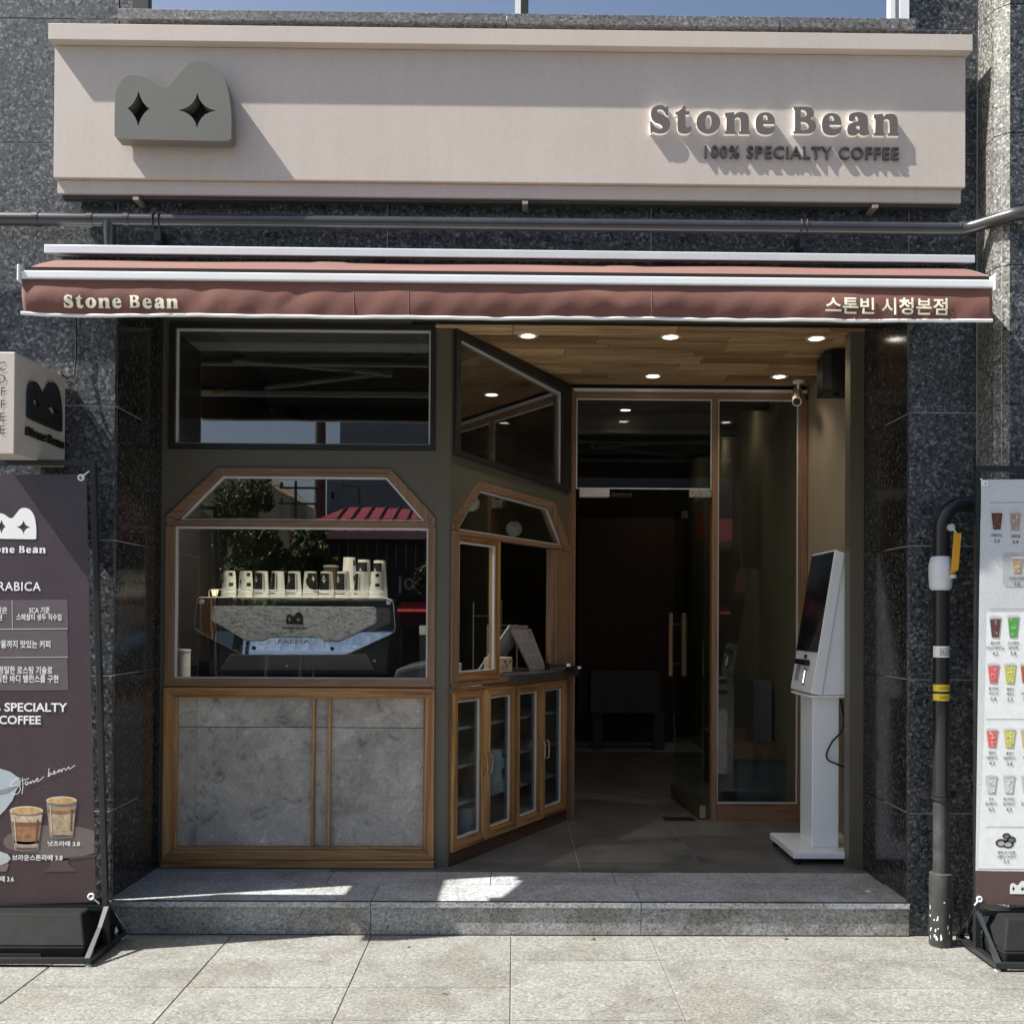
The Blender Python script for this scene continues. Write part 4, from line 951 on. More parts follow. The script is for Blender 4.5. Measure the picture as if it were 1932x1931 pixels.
def tumbler(cx, top, bot, w0, w1, bands, base):
    fl_([zc(*p) for p in ((cx - w0, top), (cx + w0, top), (cx + w1, bot), (cx - w1, bot))], 2, base)
    for (a, b_, c) in bands:
        f = lambda y: w0 + (w1 - w0) * (y - top) / (bot - top) - 6
        marb([zc(*p) for p in [(cx - f(a), a)] + [(cx - f(a) + 2 * f(a) * q / 8, a + 9 * sin(pi * q / 8)) for q in range(1, 8)] + [(cx + f(a), a), (cx + f(b_), b_)] + [(cx + f(b_) - 2 * f(b_) * q / 8, b_ + 11 * sin(pi * q / 8)) for q in range(1, 8)] + [(cx - f(b_), b_)]], 3, tuple(x * .62 for x in c), tuple(min(1, x * 1.25) for x in c), 26)
    fl_([zc(cx - w0 * .78, top + 40), zc(cx - w0 * .70, top + 40), zc(cx - w1 * .80, bot - 30), zc(cx - w1 * .88, bot - 30)], 4, (.50, .44, .36)); fl_([zc(cx + w0 * .62, top + 70), zc(cx + w0 * .74, top + 70), zc(cx + w1 * .84, bot - 40), zc(cx + w1 * .72, bot - 40)], 4, (.13, .07, .04))
    fl_([zc(*p) for p in ell(cx, bot + 4, w1 * .96, 13, 20)], 4, (.40, .37, .33)); fl_([zc(*p) for p in ell(cx, bot, w1 * .90, 10, 20)], 5, (.12, .075, .05))
    fl_([zc(*p) for p in ell(cx, top, w0, w0 * .27, 24)], 4, (.62, .52, .40)); marb([zc(*p) for p in ell(cx, top + 2, w0 - 14, w0 * .20, 24)], 5, (.34, .16, .06), (.62, .42, .20), 30)
tumbler(207, 1045, 1345, 132, 95, [(1075, 1130, (.55, .42, .30)), (1130, 1160, (.20, .10, .05)), (1160, 1300, (.30, .15, .07)), (1280, 1330, (.42, .33, .26))], (.30, .24, .21))
tumbler(483, 965, 1245, 120, 92, [(1010, 1040, (.35, .22, .13)), (1040, 1065, (.22, .13, .07)), (1065, 1200, (.40, .30, .20)), (1200, 1235, (.38, .28, .2))], (.30, .24, .21))
fl_([zc(*p) for p in ((-160, 700), (0, 715), (80, 740), (150, 790), (165, 840), (130, 880), (100, 960), (40, 1040), (0, 1080), (-160, 1100))], 1, (.42, .47, .50))
fl_([zc(*p) for p in ((-100, 860), (0, 885), (90, 860), (150, 830), (140, 850), (60, 900), (0, 915), (-100, 890))], 2, (.22, .26, .29))
fl_([zc(*p) for p in ((-100, 1360), (0, 1365), (60, 1385), (85, 1420), (60, 1450), (0, 1475), (-100, 1480))], 1, (.45, .48, .48))
fl_([zc(*p) for p in ((-100, 1485), (0, 1480), (60, 1455), (70, 1470), (50, 1520), (-100, 1530))], 1, (.20, .13, .12))
T('넛츠라떼 3.8', 90, 151, 1586, 1596); T('브라운스톤라떼 3.8', 23, 118, 1612, 1623); T('바닐라라떼 3.6', -40, 26, 1652, 1663)
for (u, v) in ((153, 901), (172, 1691)):
    x, z = at(u, v, LY[3]); mb = MB(); mb.tube([(x + .011 * cos(k * pi / 6), LY[3], z + .011 * sin(k * pi / 6)) for k in range(13)], .004, 6, cap=False); mb.build('eyelet', M['alubright'], ps)
    x2 = x + .03; z2 = z + (.028 if v < 1000 else -.03); MB().tube([(x, LY[3], z), (x2, 4.04, z2)], .0035, 6).build('tension_hook', M['alubright'], bl)
# right banner
br = thing('right_banner_stand', 'black framed menu banner stand with white drinks poster at the right wall', 'banner', (2.2, 4.0, 0))
banner_frame(br, 1, 1.846, .19, 1.935, 3.83, 4.18, 4.02, 2.75, -.004, -.01)
water_base(br, 1.885, 2.72, 3.85, 4.17, .175, tank)
MB().box(2.05, 2.35, 3.843, 3.849, .016, .045).build('base_slot', M['ink'], br)
YR = 4.0
pw = postermat('pale_menu_print', (.74, .75, .74), (.60, .63, .66), .2, 1.9)
P_ = [at(1851, 905, YR), at(2200, 903, YR), at(2200, 1648, YR), at(1841, 1642, YR)]
pr = MB().prism(P_, YR, YR + .0012).build('poster', pw, br)
P_ = [at(1841, 1642.5, YR), at(2200, 1648.5, YR), at(2200, 1712, YR), at(1841, 1705, YR)]
pb = MB().prism(P_, YR, YR + .0012).build('poster_footer', paint('brown_print', (.105, .062, .056), .4, var=.1, vs=40), br)
LR = [YR - .0008 * k for k in range(1, 8)]
def fr_(pts, k, col, par=None, nm='printed_shape'):
    return flats([[at(u, v, LR[k]) for u, v in pts]], LR[k], nm, paint('print_%02x%02x%02x' % tuple(int(min(1, c) * 255) for c in col), col, .4, var=.06, vs=40), par or pr)
def zr(x, y): return ((2200 + x / 2.759) * .7743, (1100 + y / 2.759) * .7743)
lo = boxP(1904, 1972, 1661, 1681, LR[1]); 
flats(logo_outlines(at(1905, 1686, YR)[0], at(1939, 1686, YR)[0], at(1905, 1686, YR)[1], at(1905, 1661, YR)[1]), LR[1], 'printed_logo', M['printwhite'], pb)
fr_([(1869, 948), (2150, 946), (2150, 947), (1869, 949)], 0, (.28, .28, .28)); fr_([(1867, 1149), (2150, 1147.5), (2150, 1148.7), (1867, 1150)], 1, (.28, .28, .28))
fr_([(1864, 1153), (2150, 1151), (2150, 1330), (1858, 1340), (1858, 1500), (1846, 1640), (1843, 1640), (1857, 1300)], 0, (.74, .75, .74)) if False else None
fr_([(1862, 1155), (2150, 1153), (2150, 1640), (1845, 1638), (1856, 1400)], 0, (.82, .83, .82))
fr_([(1860, 1356), (2150, 1357.5), (2150, 1358.7), (1860, 1357)], 1, (.28, .28, .28)); fr_([(1859, 1559), (2150, 1560.5), (2150, 1561.7), (1859, 1560)], 1, (.28, .28, .28))
fr_([(1892, 1048), (1898, 1043), (2100, 1043), (2100, 1107), (1898, 1107), (1892, 1101)], 0, (.44, .46, .46))
def drink(cu, vt, vb, w, body, top, names, k=1, lidc=(.60, .58, .56)):
    w1 = w * .62; vm = vt + (vb - vt) * .16
    fr_([(cu - w, vt + 2), (cu + w, vt + 2), (cu + w1, vb), (cu - w1, vb)], k, lidc)
    fr_([(cu - w * .84, vm), (cu + w * .84, vm), (cu + w1 * .9, vb - 1), (cu - w1 * .9, vb - 1)], k + 1, body)
    random.seed(int(cu * 7 + vt))
    mb = MB(); mb2 = MB()
    for q in range(9):
        uu = cu + random.uniform(-.6, .6) * w1; vv = random.uniform(vm + 2, vb - 3); a = random.uniform(1.0, 2.2)
        pts = [at(uu + dx_ * a, vv + dy_ * a, LR[k + 2]) for dx_, dy_ in ((-1, -.6), (.3, -1), (1, .2), (.1, 1), (-.8, .7))]
        mb.add([(p[0], LR[k + 2], p[1]) for p in pts], [(0, 1, 2, 3, 4)])
    mb.build('printed_ice', paint('ice_%d_%d' % (cu, vt), tuple(min(1, c * 1.3 + .03) for c in top), .4), pr)
    fr_([(cu + w * cos(a), vt + 2 + 1.9 * sin(a)) for a in [q * pi / 8 for q in range(16)]], k + 2, lidc)
    v = vb + 7
    for i, s in enumerate(names):
        hh = 6.2; wd = len(s) * 4.4 if not s[0].isdigit() else 11
        text_on(s, boxP(cu - wd / 2, cu + wd / 2, v, v + hh, LR[2]), LR[2], paint('menu_ink', (.11, .11, .11), .5), pr, bold=.015); v += 9.3 if i < len(names) - 2 else 10.5
drink(1881, 962, 1000, 12.5, (.10, .035, .03), (.22, .09, .08), ['아메리카노', '3.0']); drink(1916, 962, 1002, 12.5, (.36, .28, .22), (.50, .46, .42), ['카페라떼', '3.4'])
drink(1919, 1050, 1081, 11.5, (.42, .30, .18), (.5, .4, .28), ['브라운스톤라떼', '3.8'], 1); drink(1951, 962, 1001, 12.5, (.36, .2, .1), (.5, .3, .2), ['바닐라라떼', '3.6'])
drink(1878, 1162, 1203, 12, (.13, .06, .05), (.28, .18, .17), ['콜드브루', '아이스아메리카노', '4.2']); drink(1912, 1160, 1203, 12, (.10, .36, .08), (.22, .5, .18), ['스노우말차', '말차라떼', '3.8'])
drink(1874.5, 1251, 1289, 12, (.70, .14, .14), (.85, .3, .28), ['딸기히비', '아이스티', '3.8']); drink(1906, 1251, 1290, 12, (.58, .56, .12), (.7, .68, .3), ['클래식', '레몬티', '3.5']); drink(1936, 1251, 1289, 12, (.45, .14, .06), (.2, .07, .05), ['자몽', '아이스티', '3.8'])
drink(1872, 1374, 1410, 12, (.75, .15, .12), (.85, .35, .3), ['콤푸차', '자몽에이드', '4.2']); drink(1905, 1374, 1411, 12, (.60, .58, .14), (.7, .7, .35), ['클래식', '레몬에이드', '3.8']); drink(1937, 1374, 1410, 12, (.6, .45, .2), (.7, .5, .3), ['유자', '에이드', '3.8'])
drink(1870.5, 1462, 1497, 12, (.58, .62, .61), (.62, .65, .64), ['순수', '밀크쉐이크', '4.2']); drink(1904, 1462, 1497, 12, (.58, .61, .60), (.62, .65, .64), ['에스프레소', '밀크쉐이크', '4.5']); drink(1938, 1462, 1497, 12, (.55, .55, .5), (.3, .25, .2), ['초코', '밀크쉐이크', '4.5'])
for cx_, cy_, rx_, ry_ in ((1889, 1590, 11, 8), (1902, 1592, 11, 8), (1908, 1584, 9, 7), (1899, 1577, 8, 6)):
    fr_([(cx_ + rx_ * cos(q * pi / 8), cy_ + ry_ * sin(q * pi / 8)) for q in range(16)], 1, (.06, .06, .06)); fr_([(cx_ + rx_ * .6 * cos(q * pi / 8), cy_ + 1 + ry_ * .55 * sin(q * pi / 8)) for q in range(16)], 2, (.42, .42, .42) if cy_ > 1586 else (.15, .15, .15))
for s, v, wd in (('블랙스톤 크림빵', 1605, 33), ('수플레 or 브라우니', 1613, 36), ('3.5', 1622, 11)):
    text_on(s, boxP(1899 - wd / 2, 1899 + wd / 2, v, v + 6, LR[2]), LR[2], paint('menu_ink', (.11, .11, .11), .5), pr, bold=.012)
fr_([(1851, 906), (1866, 905), (1859, 913), (1851, 921)], 2, (.78, .79, .79))
for (u, v) in ((1859, 912), (1848, 1696)):
    x, z = at(u, v, LR[4]); MB().tube([(x + .009 * cos(k * pi / 6), LR[4], z + .009 * sin(k * pi / 6)) for k in range(13)], .004, 6, cap=False).build('eyelet', M['alubright'], pr)
    z2 = z + (.02 if v < 1000 else -.025); MB().tube([(x, LR[4], z), (x - .018, 4.0, z2)], .003, 6).build('tension_hook', M['alubright'], br)

# ================================================================== ORDER KIOSK
wk = paint('white_kiosk_metal', (.88, .90, .90), .25, var=.02)
kk = thing('order_kiosk', 'white free standing order kiosk with slanted black screen', 'kiosk', (1.55, 5.12, FZ))
MB().hexa([(1.372, 4.915, .171), (1.751, 4.915, .171), (1.751, 5.375, .171), (1.372, 5.375, .171), (1.372, 4.915, .202), (1.751, 4.915, .202), (1.751, 5.375, .202), (1.372, 5.375, .202)]).build('base_plate', wk, kk, bevel=.003)
for x in (1.40, 1.70):
    for y in (4.945, 5.34): MB().lathe([(.016, FZ), (.02, .171)], (x, y, 0), 12).build('foot', M['black'], kk)
MB().box(1.493, 1.627, 5.02, 5.23, .2025, .952).build('column', wk, kk, bevel=.004)
MB().box(1.462, 1.650, 4.97, 5.30, .953, .964).build('support_plate', wk, kk, bevel=.002)
yn, yf = 4.95, 5.325
MB().prism([(1.521, .966), (1.645, .968), (1.645, 1.660), (1.6275, 1.664)], yn + .008, yf - .008).build('rear_housing', wk, kk, bevel=.003)
MB().prism([(1.466, .974), (1.520, .965), (1.632, 1.668), (1.582, 1.686)], yn, yf).build('head', wk, kk, bevel=.004)
def slant(t, off=.0):   # point on the screen face, t from bottom to top
    return (1.466 + (1.582 - 1.466) * t - off * .987, .974 + (1.686 - .974) * t + off * .16)
def slab_on(t0, t1, ya, yb, o0, o1, name, mat, par=kk, bevel=0):
    a, b, c, d = slant(t0, o0), slant(t0, o1), slant(t1, o1), slant(t1, o0)
    return MB().prism([a, b, c, d], ya, yb).build(name, mat, par, bevel=bevel)
slab_on(.285, .985, yn + .004, yf - .004, .0002, .004, 'screen', paint('screen_glass', (.012, .013, .016), .06, spec=.8), bevel=.001)
slab_on(.185, .225, yn + .10, yf - .09, .0005, .03, 'card_slot', M['black'], bevel=.006)
slab_on(.235, .262, yn + .17, yf - .16, .0005, .003, 'print_mark', M['darkline'])
slab_on(.05, .16, yn + .14, yf - .20, .0005, .004, 'card_reader', M['black'])
slab_on(.06, .15, yn + .145, yf - .215, .0045, .006, 'reader_light', emit('blue_white_led', (.7, .8, 1), 1.2))
slab_on(.07, .18, yf - .12, yf - .05, .0005, .002, 'receipt_slot', paint('grey_slot', (.35, .37, .38), .4))
kc = thing('kiosk_power_cord', 'black power cord hanging beside the column of the white kiosk', 'cord', (1.64, 5.0, .6))
c6 = lambda x, y, Y: (lambda p: (p[0], Y, p[1]))(at(1432.5 + .341 * x, 1006.6 + .341 * y, Y))
pts = spl([(450, 920), (462, 980), (470, 1040), (450, 1100), (405, 1150), (375, 1210), (380, 1250), (430, 1275), (500, 1305)])
MB().tube([c6(x, y, 5.0 if y > 1060 else 5.0 + .1 * (1060 - y) / 140) for x, y in pts], .0045, 8).build('cord', M['ink'], kc, smooth=60)
kw = thing('wall_outlet_loop', 'small white cable loop on the beige wall behind the kiosk', 'cable', (1.74, 5.1, .7))
x, z = at(1605, 1364, 5.0); MB().tube([(x + .012 * cos(a), 5.0, z + .028 * sin(a)) for a in [k * pi / 8 + .7 for k in range(13)]], .003, 6).build('loop', M['white'], kw)

# ------------------------------------------------------------------ speaker and camera
sp = thing('wall_speaker', 'black wall speaker under the plank ceiling in the right corner', 'speaker', (1.68, 5.2, 2.6))
MB().prism([(1.585, 5.16), (1.612, 5.12), (1.735, 5.12), (1.754, 5.20), (1.745, 5.32), (1.60, 5.32)], 2.512, 2.715, 'z').build('cabinet', M['black'], sp, bevel=.006)
MB().hexa([(1.583, 5.158, 2.525), (1.611, 5.1185, 2.525), (1.612, 5.12, 2.525), (1.585, 5.16, 2.525), (1.583, 5.158, 2.70), (1.611, 5.1185, 2.70), (1.612, 5.12, 2.70), (1.585, 5.16, 2.70)]).build('grille', M['ink'], sp)
MB().lathe([(.016, 0), (.016, -.01)], (1.665, 5.2, 2.511), 12).build('knob', M['black'], sp)
MB().box(1.70, 1.754, 5.22, 5.30, 2.7155, 2.733).build('bracket', M['black'], sp)
sv = thing('security_camera', 'small metal security camera hanging from the ceiling corner above the side pane', 'camera', (1.66, 5.8, 2.73))
MB().lathe([(.034, .0), (.034, -.012), (.015, -.018)], (1.655, 5.86, 2.734), 18).build('mount', M['white'], sv, smooth=40)
MB().tube([(1.655, 5.86, 2.715), (1.652, 5.86, 2.685)], .008, 8).build('stem', M['alu'], sv)
MB().tube([(1.668, 5.93, 2.695), (1.612, 5.74, 2.588)], .027, 20).build('housing', paint('champagne_metal', (.42, .34, .24), .35, metal=.6), sv, smooth=40)
d_ = Vector((1.612 - 1.668, 5.74 - 5.93, 2.588 - 2.695)).normalized(); p_ = Vector((1.612, 5.74, 2.588))
MB().tube([p_ + d_ * .0005, p_ + d_ * .004], .0265, 20).build('rim', M['alu'], sv, smooth=40)
MB().tube([p_ + d_ * .0045, p_ + d_ * .0055], .021, 20).build('lens', M['ink'], sv)

# ================================================================== INTERIOR
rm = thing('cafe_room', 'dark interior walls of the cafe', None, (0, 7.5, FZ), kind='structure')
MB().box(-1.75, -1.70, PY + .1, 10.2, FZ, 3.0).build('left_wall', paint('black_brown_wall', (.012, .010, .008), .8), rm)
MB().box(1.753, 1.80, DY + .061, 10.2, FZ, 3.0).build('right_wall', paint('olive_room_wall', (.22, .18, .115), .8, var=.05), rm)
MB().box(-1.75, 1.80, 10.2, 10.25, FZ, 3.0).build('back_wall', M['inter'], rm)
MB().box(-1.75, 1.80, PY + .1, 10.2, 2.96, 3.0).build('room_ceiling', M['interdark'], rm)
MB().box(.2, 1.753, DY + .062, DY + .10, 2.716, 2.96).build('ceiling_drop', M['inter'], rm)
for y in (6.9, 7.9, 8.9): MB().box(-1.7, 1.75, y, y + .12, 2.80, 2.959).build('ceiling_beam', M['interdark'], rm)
MB().box(.62, 1.66, 9.85, 9.89, FZ, 2.33).build('brown_partition', M['walnut'], rm)
for x, y, s in ((.85, 7.75, 'small lit downlight deep inside behind the door transom, leftmost'), (1.62, 8.4, 'small lit downlight inside near the door mullion'), (1.42, 9.5, 'small lit downlight far inside low in the transom'), (1.58, 7.3, 'lit downlight inside above the fixed side pane'), (-1.3, 7.3, 'lit downlight seen through the upper bay window')):
    lamp(x, y, s, 2.955, M['lampin'], 'ceiling_spot', 'ceiling spots inside the cafe')
bar = thing('added_bar_fill', 'added ceiling spot, out of view above the bar counter, brightening cups and machine', 'downlight', (-1.05, 5.04, 2.955))  # added fill lamp hidden above the window, brightens cups and machine front
MB().lathe([(.05, 0), (.05, -.01), (.035, -.012)], (-1.05, 5.04, 2.955), 20).build('trim_ring', M['white'], bar)
ld = bpy.data.lights.new('added_bar_fill_light', 'SPOT'); ld.energy = 85; ld.spot_size = radians(95); ld.spot_blend = .7; ld.color = (1, .9, .76); ld.shadow_soft_size = .04
lo_ = bpy.data.objects.new('added_bar_fill_light', ld); COL.objects.link(lo_); lo_.parent = bar; lo_.location = (0, 0, -.02)
for i, (u, v, Y, s) in enumerate(((890, 950, 5.6, 'white globe pendant lamp at the left of the arched hatch window'), (970, 998, 6.3, 'white globe pendant lamp in the middle of the arched hatch window'))):
    x, z = at(u, v, Y); t = thing('pendant_lamp', s, 'lamp', (x, Y, z), group='white globe pendants over the counter')
    R0 = 15 * Y / 1900
    MB().lathe([(R0 * sin(a), -R0 * cos(a)) for a in [.05 + k * .19 for k in range(16)]], (x, Y, z), 18).build('globe', emit('opal_globe_added_glow', (.6, .58, .52), .03), t, smooth=60)  # globe is unlit; faint glow added so it shows in the dark room
    MB().lathe([(R0 * .5, R0 * .9), (R0 * .5, R0 * 1.5), (.004, R0 * 1.6), (.004, 2.95 - z)], (x, Y, z), 12).build('stem', M['ink'], t)
# counter behind the bay windows
ct = thing('bar_counter', 'dark bar counter behind the bay windows', 'counter', (-1.0, 5.3, FZ))
MB().box(-1.69, -.40, PY + .10, 5.75, .965, 1.0).build('worktop', paint('counter_top', (.08, .08, .08), .3), ct)
MB().box(-1.69, -.44, PY + .12, 5.70, FZ, .964).build('counter_body', M['inter'], ct)
# table and bench
tb = thing('low_table', 'grey box shaped table in the dark room behind the door', 'table', (1.0, 9.2, FZ))
a = at(1115, 1268, 9.2); b = at(1245, 1345, 9.2)
gm = paint('grey_table', (.075, .076, .08), .6)
MB().box(a[0], b[0], 9.2, 9.6, b[1], a[1]).build('top_box', gm, tb)
for u0_, u1_ in ((1119, 1137), (1233, 1254)):
    p = at(u0_, 1400, 9.25)[0]; q = at(u1_, 1400, 9.25)[0]; MB().box(p, q, 9.25, 9.35, FZ, b[1] - .002).build('leg', gm, tb)
bn = thing('wooden_bench', 'wooden window bench behind the fixed side pane', 'bench', (1.6, 6.5, FZ))
MB().box(1.42, 1.752, 6.45, 7.6, .44, .52).build('bench_seat', wood('bench_wood', (.16, .095, .05), (.22, .135, .075), 'x'), bn, bevel=.003)
MB().box(1.44, 1.752, 6.47, 7.58, FZ, .439).build('bench_base', paint('blue_grey_base', (.07, .085, .095), .7), bn)
cr_ = thing('grey_carton', 'pale grey carton standing on the bench behind the side pane', 'box', (1.6, 6.9, .52))
MB().box(1.60, 1.72, 6.7, 6.9, .522, .93).build('carton_body', paint('grey_carton', (.10, .105, .105), .7), cr_)
MB().box(1.599, 1.72, 6.698, 6.699, .72, .724).build('carton_fold', M['ink'], cr_)
# items at the hatch
def hl(s, y, z): return local_pt(s, y, z)
mn = thing('menu_stand', 'tent shaped wooden menu stand with grey printed sheet on the hatch ledge', 'menu stand', (AX, AY, 0), ANG)
k0, k1 = .62, .92
def atA(u, v):
    d = _F + _U * ((u - U0) / FOC) + _V * ((v - V0) / FOC); nx_, ny_ = sin(ANG), -cos(ANG)
    t = (AX * nx_ + AY * ny_) / (d.x * nx_ + d.y * ny_); x, y, z = d.x * t, d.y * t, HC + d.z * t
    return ((x - AX) * cos(ANG) + (y - AY) * sin(ANG), z)
def lhexa(p4a, p4b): return MB().hexa(list(p4a) + list(p4b))
mnw = paint('dusty_wood', (.30, .20, .16), .6)
A_, B_, C_, D_ = (.787, .10, 1.280), (1.030, .10, 1.278), (1.125, .045, 1.0415), (.925, .045, 1.0415)
off = lambda p, d: (p[0], p[1] + d, p[2])
lhexa([D_, C_, off(C_, .008), off(D_, .008)], [A_, B_, off(B_, .008), off(A_, .008)]).build('front_board', mnw, mn, local=True)
lerp = lambda p, q, t: tuple(p[i] * (1 - t) + q[i] * t for i in range(3))
def onb(s, t, e=-.0015): return off(lerp(lerp(D_, C_, s), lerp(A_, B_, s), t), e)
MB().add([onb(.08, .03), onb(.94, .03), onb(.94, .95), onb(.08, .95)], [(0, 1, 2, 3)]).build('menu_sheet', paint('grey_sheet', (.30, .29, .30), .6), mn, local=True)
mb = MB(); random.seed(5)
for r_ in range(15):
    t = .88 - r_ * .057
    if r_ in (3, 9): continue
    for c_ in range(3):
        s0 = .14 + c_ * .27; s1 = s0 + random.uniform(.10, .20); mb.add([onb(s0, t, -.0025), onb(s1, t, -.0025), onb(s1, t + .018, -.0025), onb(s0, t + .018, -.0025)], [(0, 1, 2, 3)])
mb.add([onb(.78, .86, -.0025), onb(.90, .86, -.0025), onb(.90, .94, -.0025), onb(.78, .94, -.0025)], [(0, 1, 2, 3)])
mb.build('menu_lines', paint('faint_print', (.13, .12, .13), .6), mn, local=True)
lhexa([(.670, .24, 1.0415), (.87, .24, 1.0415), (.87, .25, 1.0415), (.670, .25, 1.0415)], [(.80, .108, 1.300), (1.02, .108, 1.296), (1.02, .118, 1.296), (.80, .118, 1.300)]).build('rear_board', paint('pale_board', (.36, .36, .37), .6), mn, local=True)
sk = thing('snack_box', 'beige patterned snack box at the left end of the hatch ledge', 'box', (AX, AY, 0), ANG)
MB().box(.60, .74, .06, .16, 1.0415, 1.125).build('box_body', paint('beige_pattern', (.58, .45, .33), .6, var=.35, vs=45), sk, local=True, bevel=.004)
rn = random.Random(2); mb = MB()
for k in range(7):
    cx_, cz_ = rn.uniform(.63, .72), rn.uniform(1.06, 1.11); mb.add([(cx_ + rn.uniform(.006, .016) * cos(a), .0585, cz_ + rn.uniform(.004, .010) * sin(a)) for a in [q * pi / 4 for q in range(8)]], [tuple(range(8))])
mb.build('printed_spots', M['signdark'], sk, local=True)
py_ = thing('payment_pad', 'dark payment pad lying at the right end of the hatch ledge', 'card reader', (AX, AY, 0), ANG)
MB().hexa([(1.09, -.09, 1.0415), (1.30, -.10, 1.0415), (1.30, .06, 1.0415), (1.10, .08, 1.0415), (1.10, -.085, 1.062), (1.29, -.095, 1.055), (1.29, .055, 1.075), (1.11, .075, 1.085)]).build('pad_body', M['black'], py_, local=True, bevel=.002)
MB().box(1.12, 1.145, -.10, -.085, 1.0625, 1.078).build('chrome_clip', M['alubright'], py_, local=True); MB().box(1.25, 1.265, -.11, -.096, 1.045, 1.058).build('chrome_tab', M['alubright'], py_, local=True)
rk = thing('wire_rack', 'thin steel wire rack inside the hatch behind the menu stand', 'rack', (AX, AY, 0), ANG)
mb = MB(); rr_ = .006
for z in (1.295, 1.265): mb.tube([(.88, .30, z), (1.23, .30, z)], rr_, 6)
mb.tube([(1.23, .30, 1.0), (1.23, .30, 1.30)], rr_, 6).tube([(.88, .30, 1.0), (.88, .30, 1.30)], rr_, 6).tube([(.92, .42, 1.35), (1.20, .42, 1.35)], .004, 6).tube([(.92, .42, 1.0), (.92, .42, 1.43)], .004, 6).tube([(1.25, .42, 1.0), (1.25, .42, 1.45)], .004, 6)
mb.build('rack_wire', paint('steel_wire', (.5, .5, .47), .3, metal=.7), rk, local=True)
dp = thing('cup_dispenser', 'dark dispenser with metal rim behind the sliding sash', 'dispenser', (AX, AY, 0), ANG)
MB().lathe([(.06, 0), (.06, .25)], (.18, .22, 1.0), 20).build('dispenser_body', paint('bluish_black', (.03, .035, .04), .3), dp, local=True, smooth=40)
MB().lathe([(.062, 0), (.062, .045)], (.18, .22, 1.252), 20).build('metal_rim', M['alu'], dp, local=True, smooth=40)
for k in range(2): MB().lathe([(.028, 0), (.032, .10)], (.30 + k * .08, .20, 1.0), 14).build('cup', frost, dp, local=True, smooth=40)

# ------------------------------------------------------------------ espresso machine
Ym = 5.16
em = thing('espresso_machine', 'chrome espresso machine with rough stone badge plate behind the big bay window', 'coffee machine', (-1.1, 5.4, 1.0))
def zm(x, y): return at((380 + x / 2.683) * .7743, (1250 + y / 2.683) * .7743, Ym)
outl = [zm(*p) for p in ((290, 552), (1500, 555), (1535, 568), (1550, 590), (1562, 745), (1556, 775), (1530, 792), (1262, 916), (1240, 922), (590, 922), (560, 915), (290, 780), (256, 752), (253, 735), (266, 590), (275, 560))]
zb = 1.262; tl = tan(radians(13.5))
vs, fs = curve_fill([outl], 0)
# cut at the bend: upper part upright, lower part leaning back
def clip(poly, keep_above, zc):
    out = []; n_ = len(poly)
    for i in range(n_):
        p, q = poly[i], poly[(i + 1) % n_]; ip = (p[1] >= zc) == keep_above; iq = (q[1] >= zc) == keep_above
        if ip: out.append(p)
        if ip != iq:
            t = (zc - p[1]) / (q[1] - p[1]); out.append((p[0] + (q[0] - p[0]) * t, zc))
    return out
up = clip(outl, True, zb); lw = clip(outl, False, zb)
MB().prism(up, Ym, Ym + .012).build('chrome_panel', M['chrome'], em)
mb = MB(); n_ = len(lw)
V1 = [(x, Ym - (zb - z) * tl, z) for x, z in lw]; V2 = [(x, y + .012, z) for x, y, z in V1]
mb.add(V1 + V2, [tuple(range(n_)), tuple(range(2 * n_ - 1, n_ - 1, -1))] + [(i, i + n_, (i + 1) % n_ + n_, (i + 1) % n_) for i in range(n_)]); mb.build('chrome_panel', M['chrome'], em)
MB().tube([(x, Ym + .004 - max(0, (zb - z)) * tl, z) for x, z in outl + outl[:1]], .0035, 6).build('panel_edge', M['alubright'], em, smooth=50)
rp = plate([[zm(*p) for p in ((385, 608), (1425, 614), (1438, 630), (1443, 700), (1432, 722), (1212, 832), (1195, 837), (1105, 837), (1068, 808), (738, 808), (705, 832), (600, 832), (585, 826), (440, 740), (372, 700), (368, 690), (376, 618))]], Ym - .022, Ym - .014, 'stone_plate', M['rockplate'], em, bevel=.001)
a = zm(857, 727); b = zm(970, 648); flats(logo_outlines(a[0], b[0], a[1], b[1]), Ym - .0235, 'printed_logo', M['ink'], rp)
a = zm(833, 760); b = zm(992, 758); merge_flats(stone_bean(a[0], a[1], b[0] - a[0]), Ym - .0235, 'printed_lettering', M['ink'], rp)
a = zm(790, 852); b = zm(1010, 822)
text_on('FAEMA', (a[0] + .01, b[0], a[1], b[1]), Ym - .004 - (zb - b[1]) * tl - .006, paint('bright_letter_metal', (.95, .95, .95), .32, metal=1), em, 'maker_lettering', bold=.0)
for x, y in ((648, 880), (1157, 885)):
    p = zm(x, y); MB().tube([(p[0], Ym - .007 - (zb - p[1]) * tl, p[1]), (p[0], Ym - (zb - p[1]) * tl, p[1])], .010, 12).build('bolt', M['steel'], em)
for x, y in ((298, 580), (1520, 585)):
    p = zm(x, y); MB().tube([(p[0], Ym - .006, p[1]), (p[0], Ym, p[1])], .012, 12).build('bolt', M['alu'], em)
p0, p1, p2, p3 = zm(310, 790), zm(1530, 800), zm(1500, 1060), zm(330, 1060)
MB().prism([p3, p2, (p1[0], 1.40), (p0[0], 1.40)], Ym + .05, Ym + .50).build('machine_body', paint('dark_machine_body', (.06, .062, .065), .3, metal=.3), em, bevel=.006)
p0, p1, p2, p3 = zm(470, 925), zm(1370, 925), zm(1420, 1030), zm(400, 1030)
MB().prism([p3, p2, p1, p0], Ym + .035, Ym + .049).build('lower_cover', paint('smoked_cover', (.30, .30, .295), .25, metal=.4), em, bevel=.004)
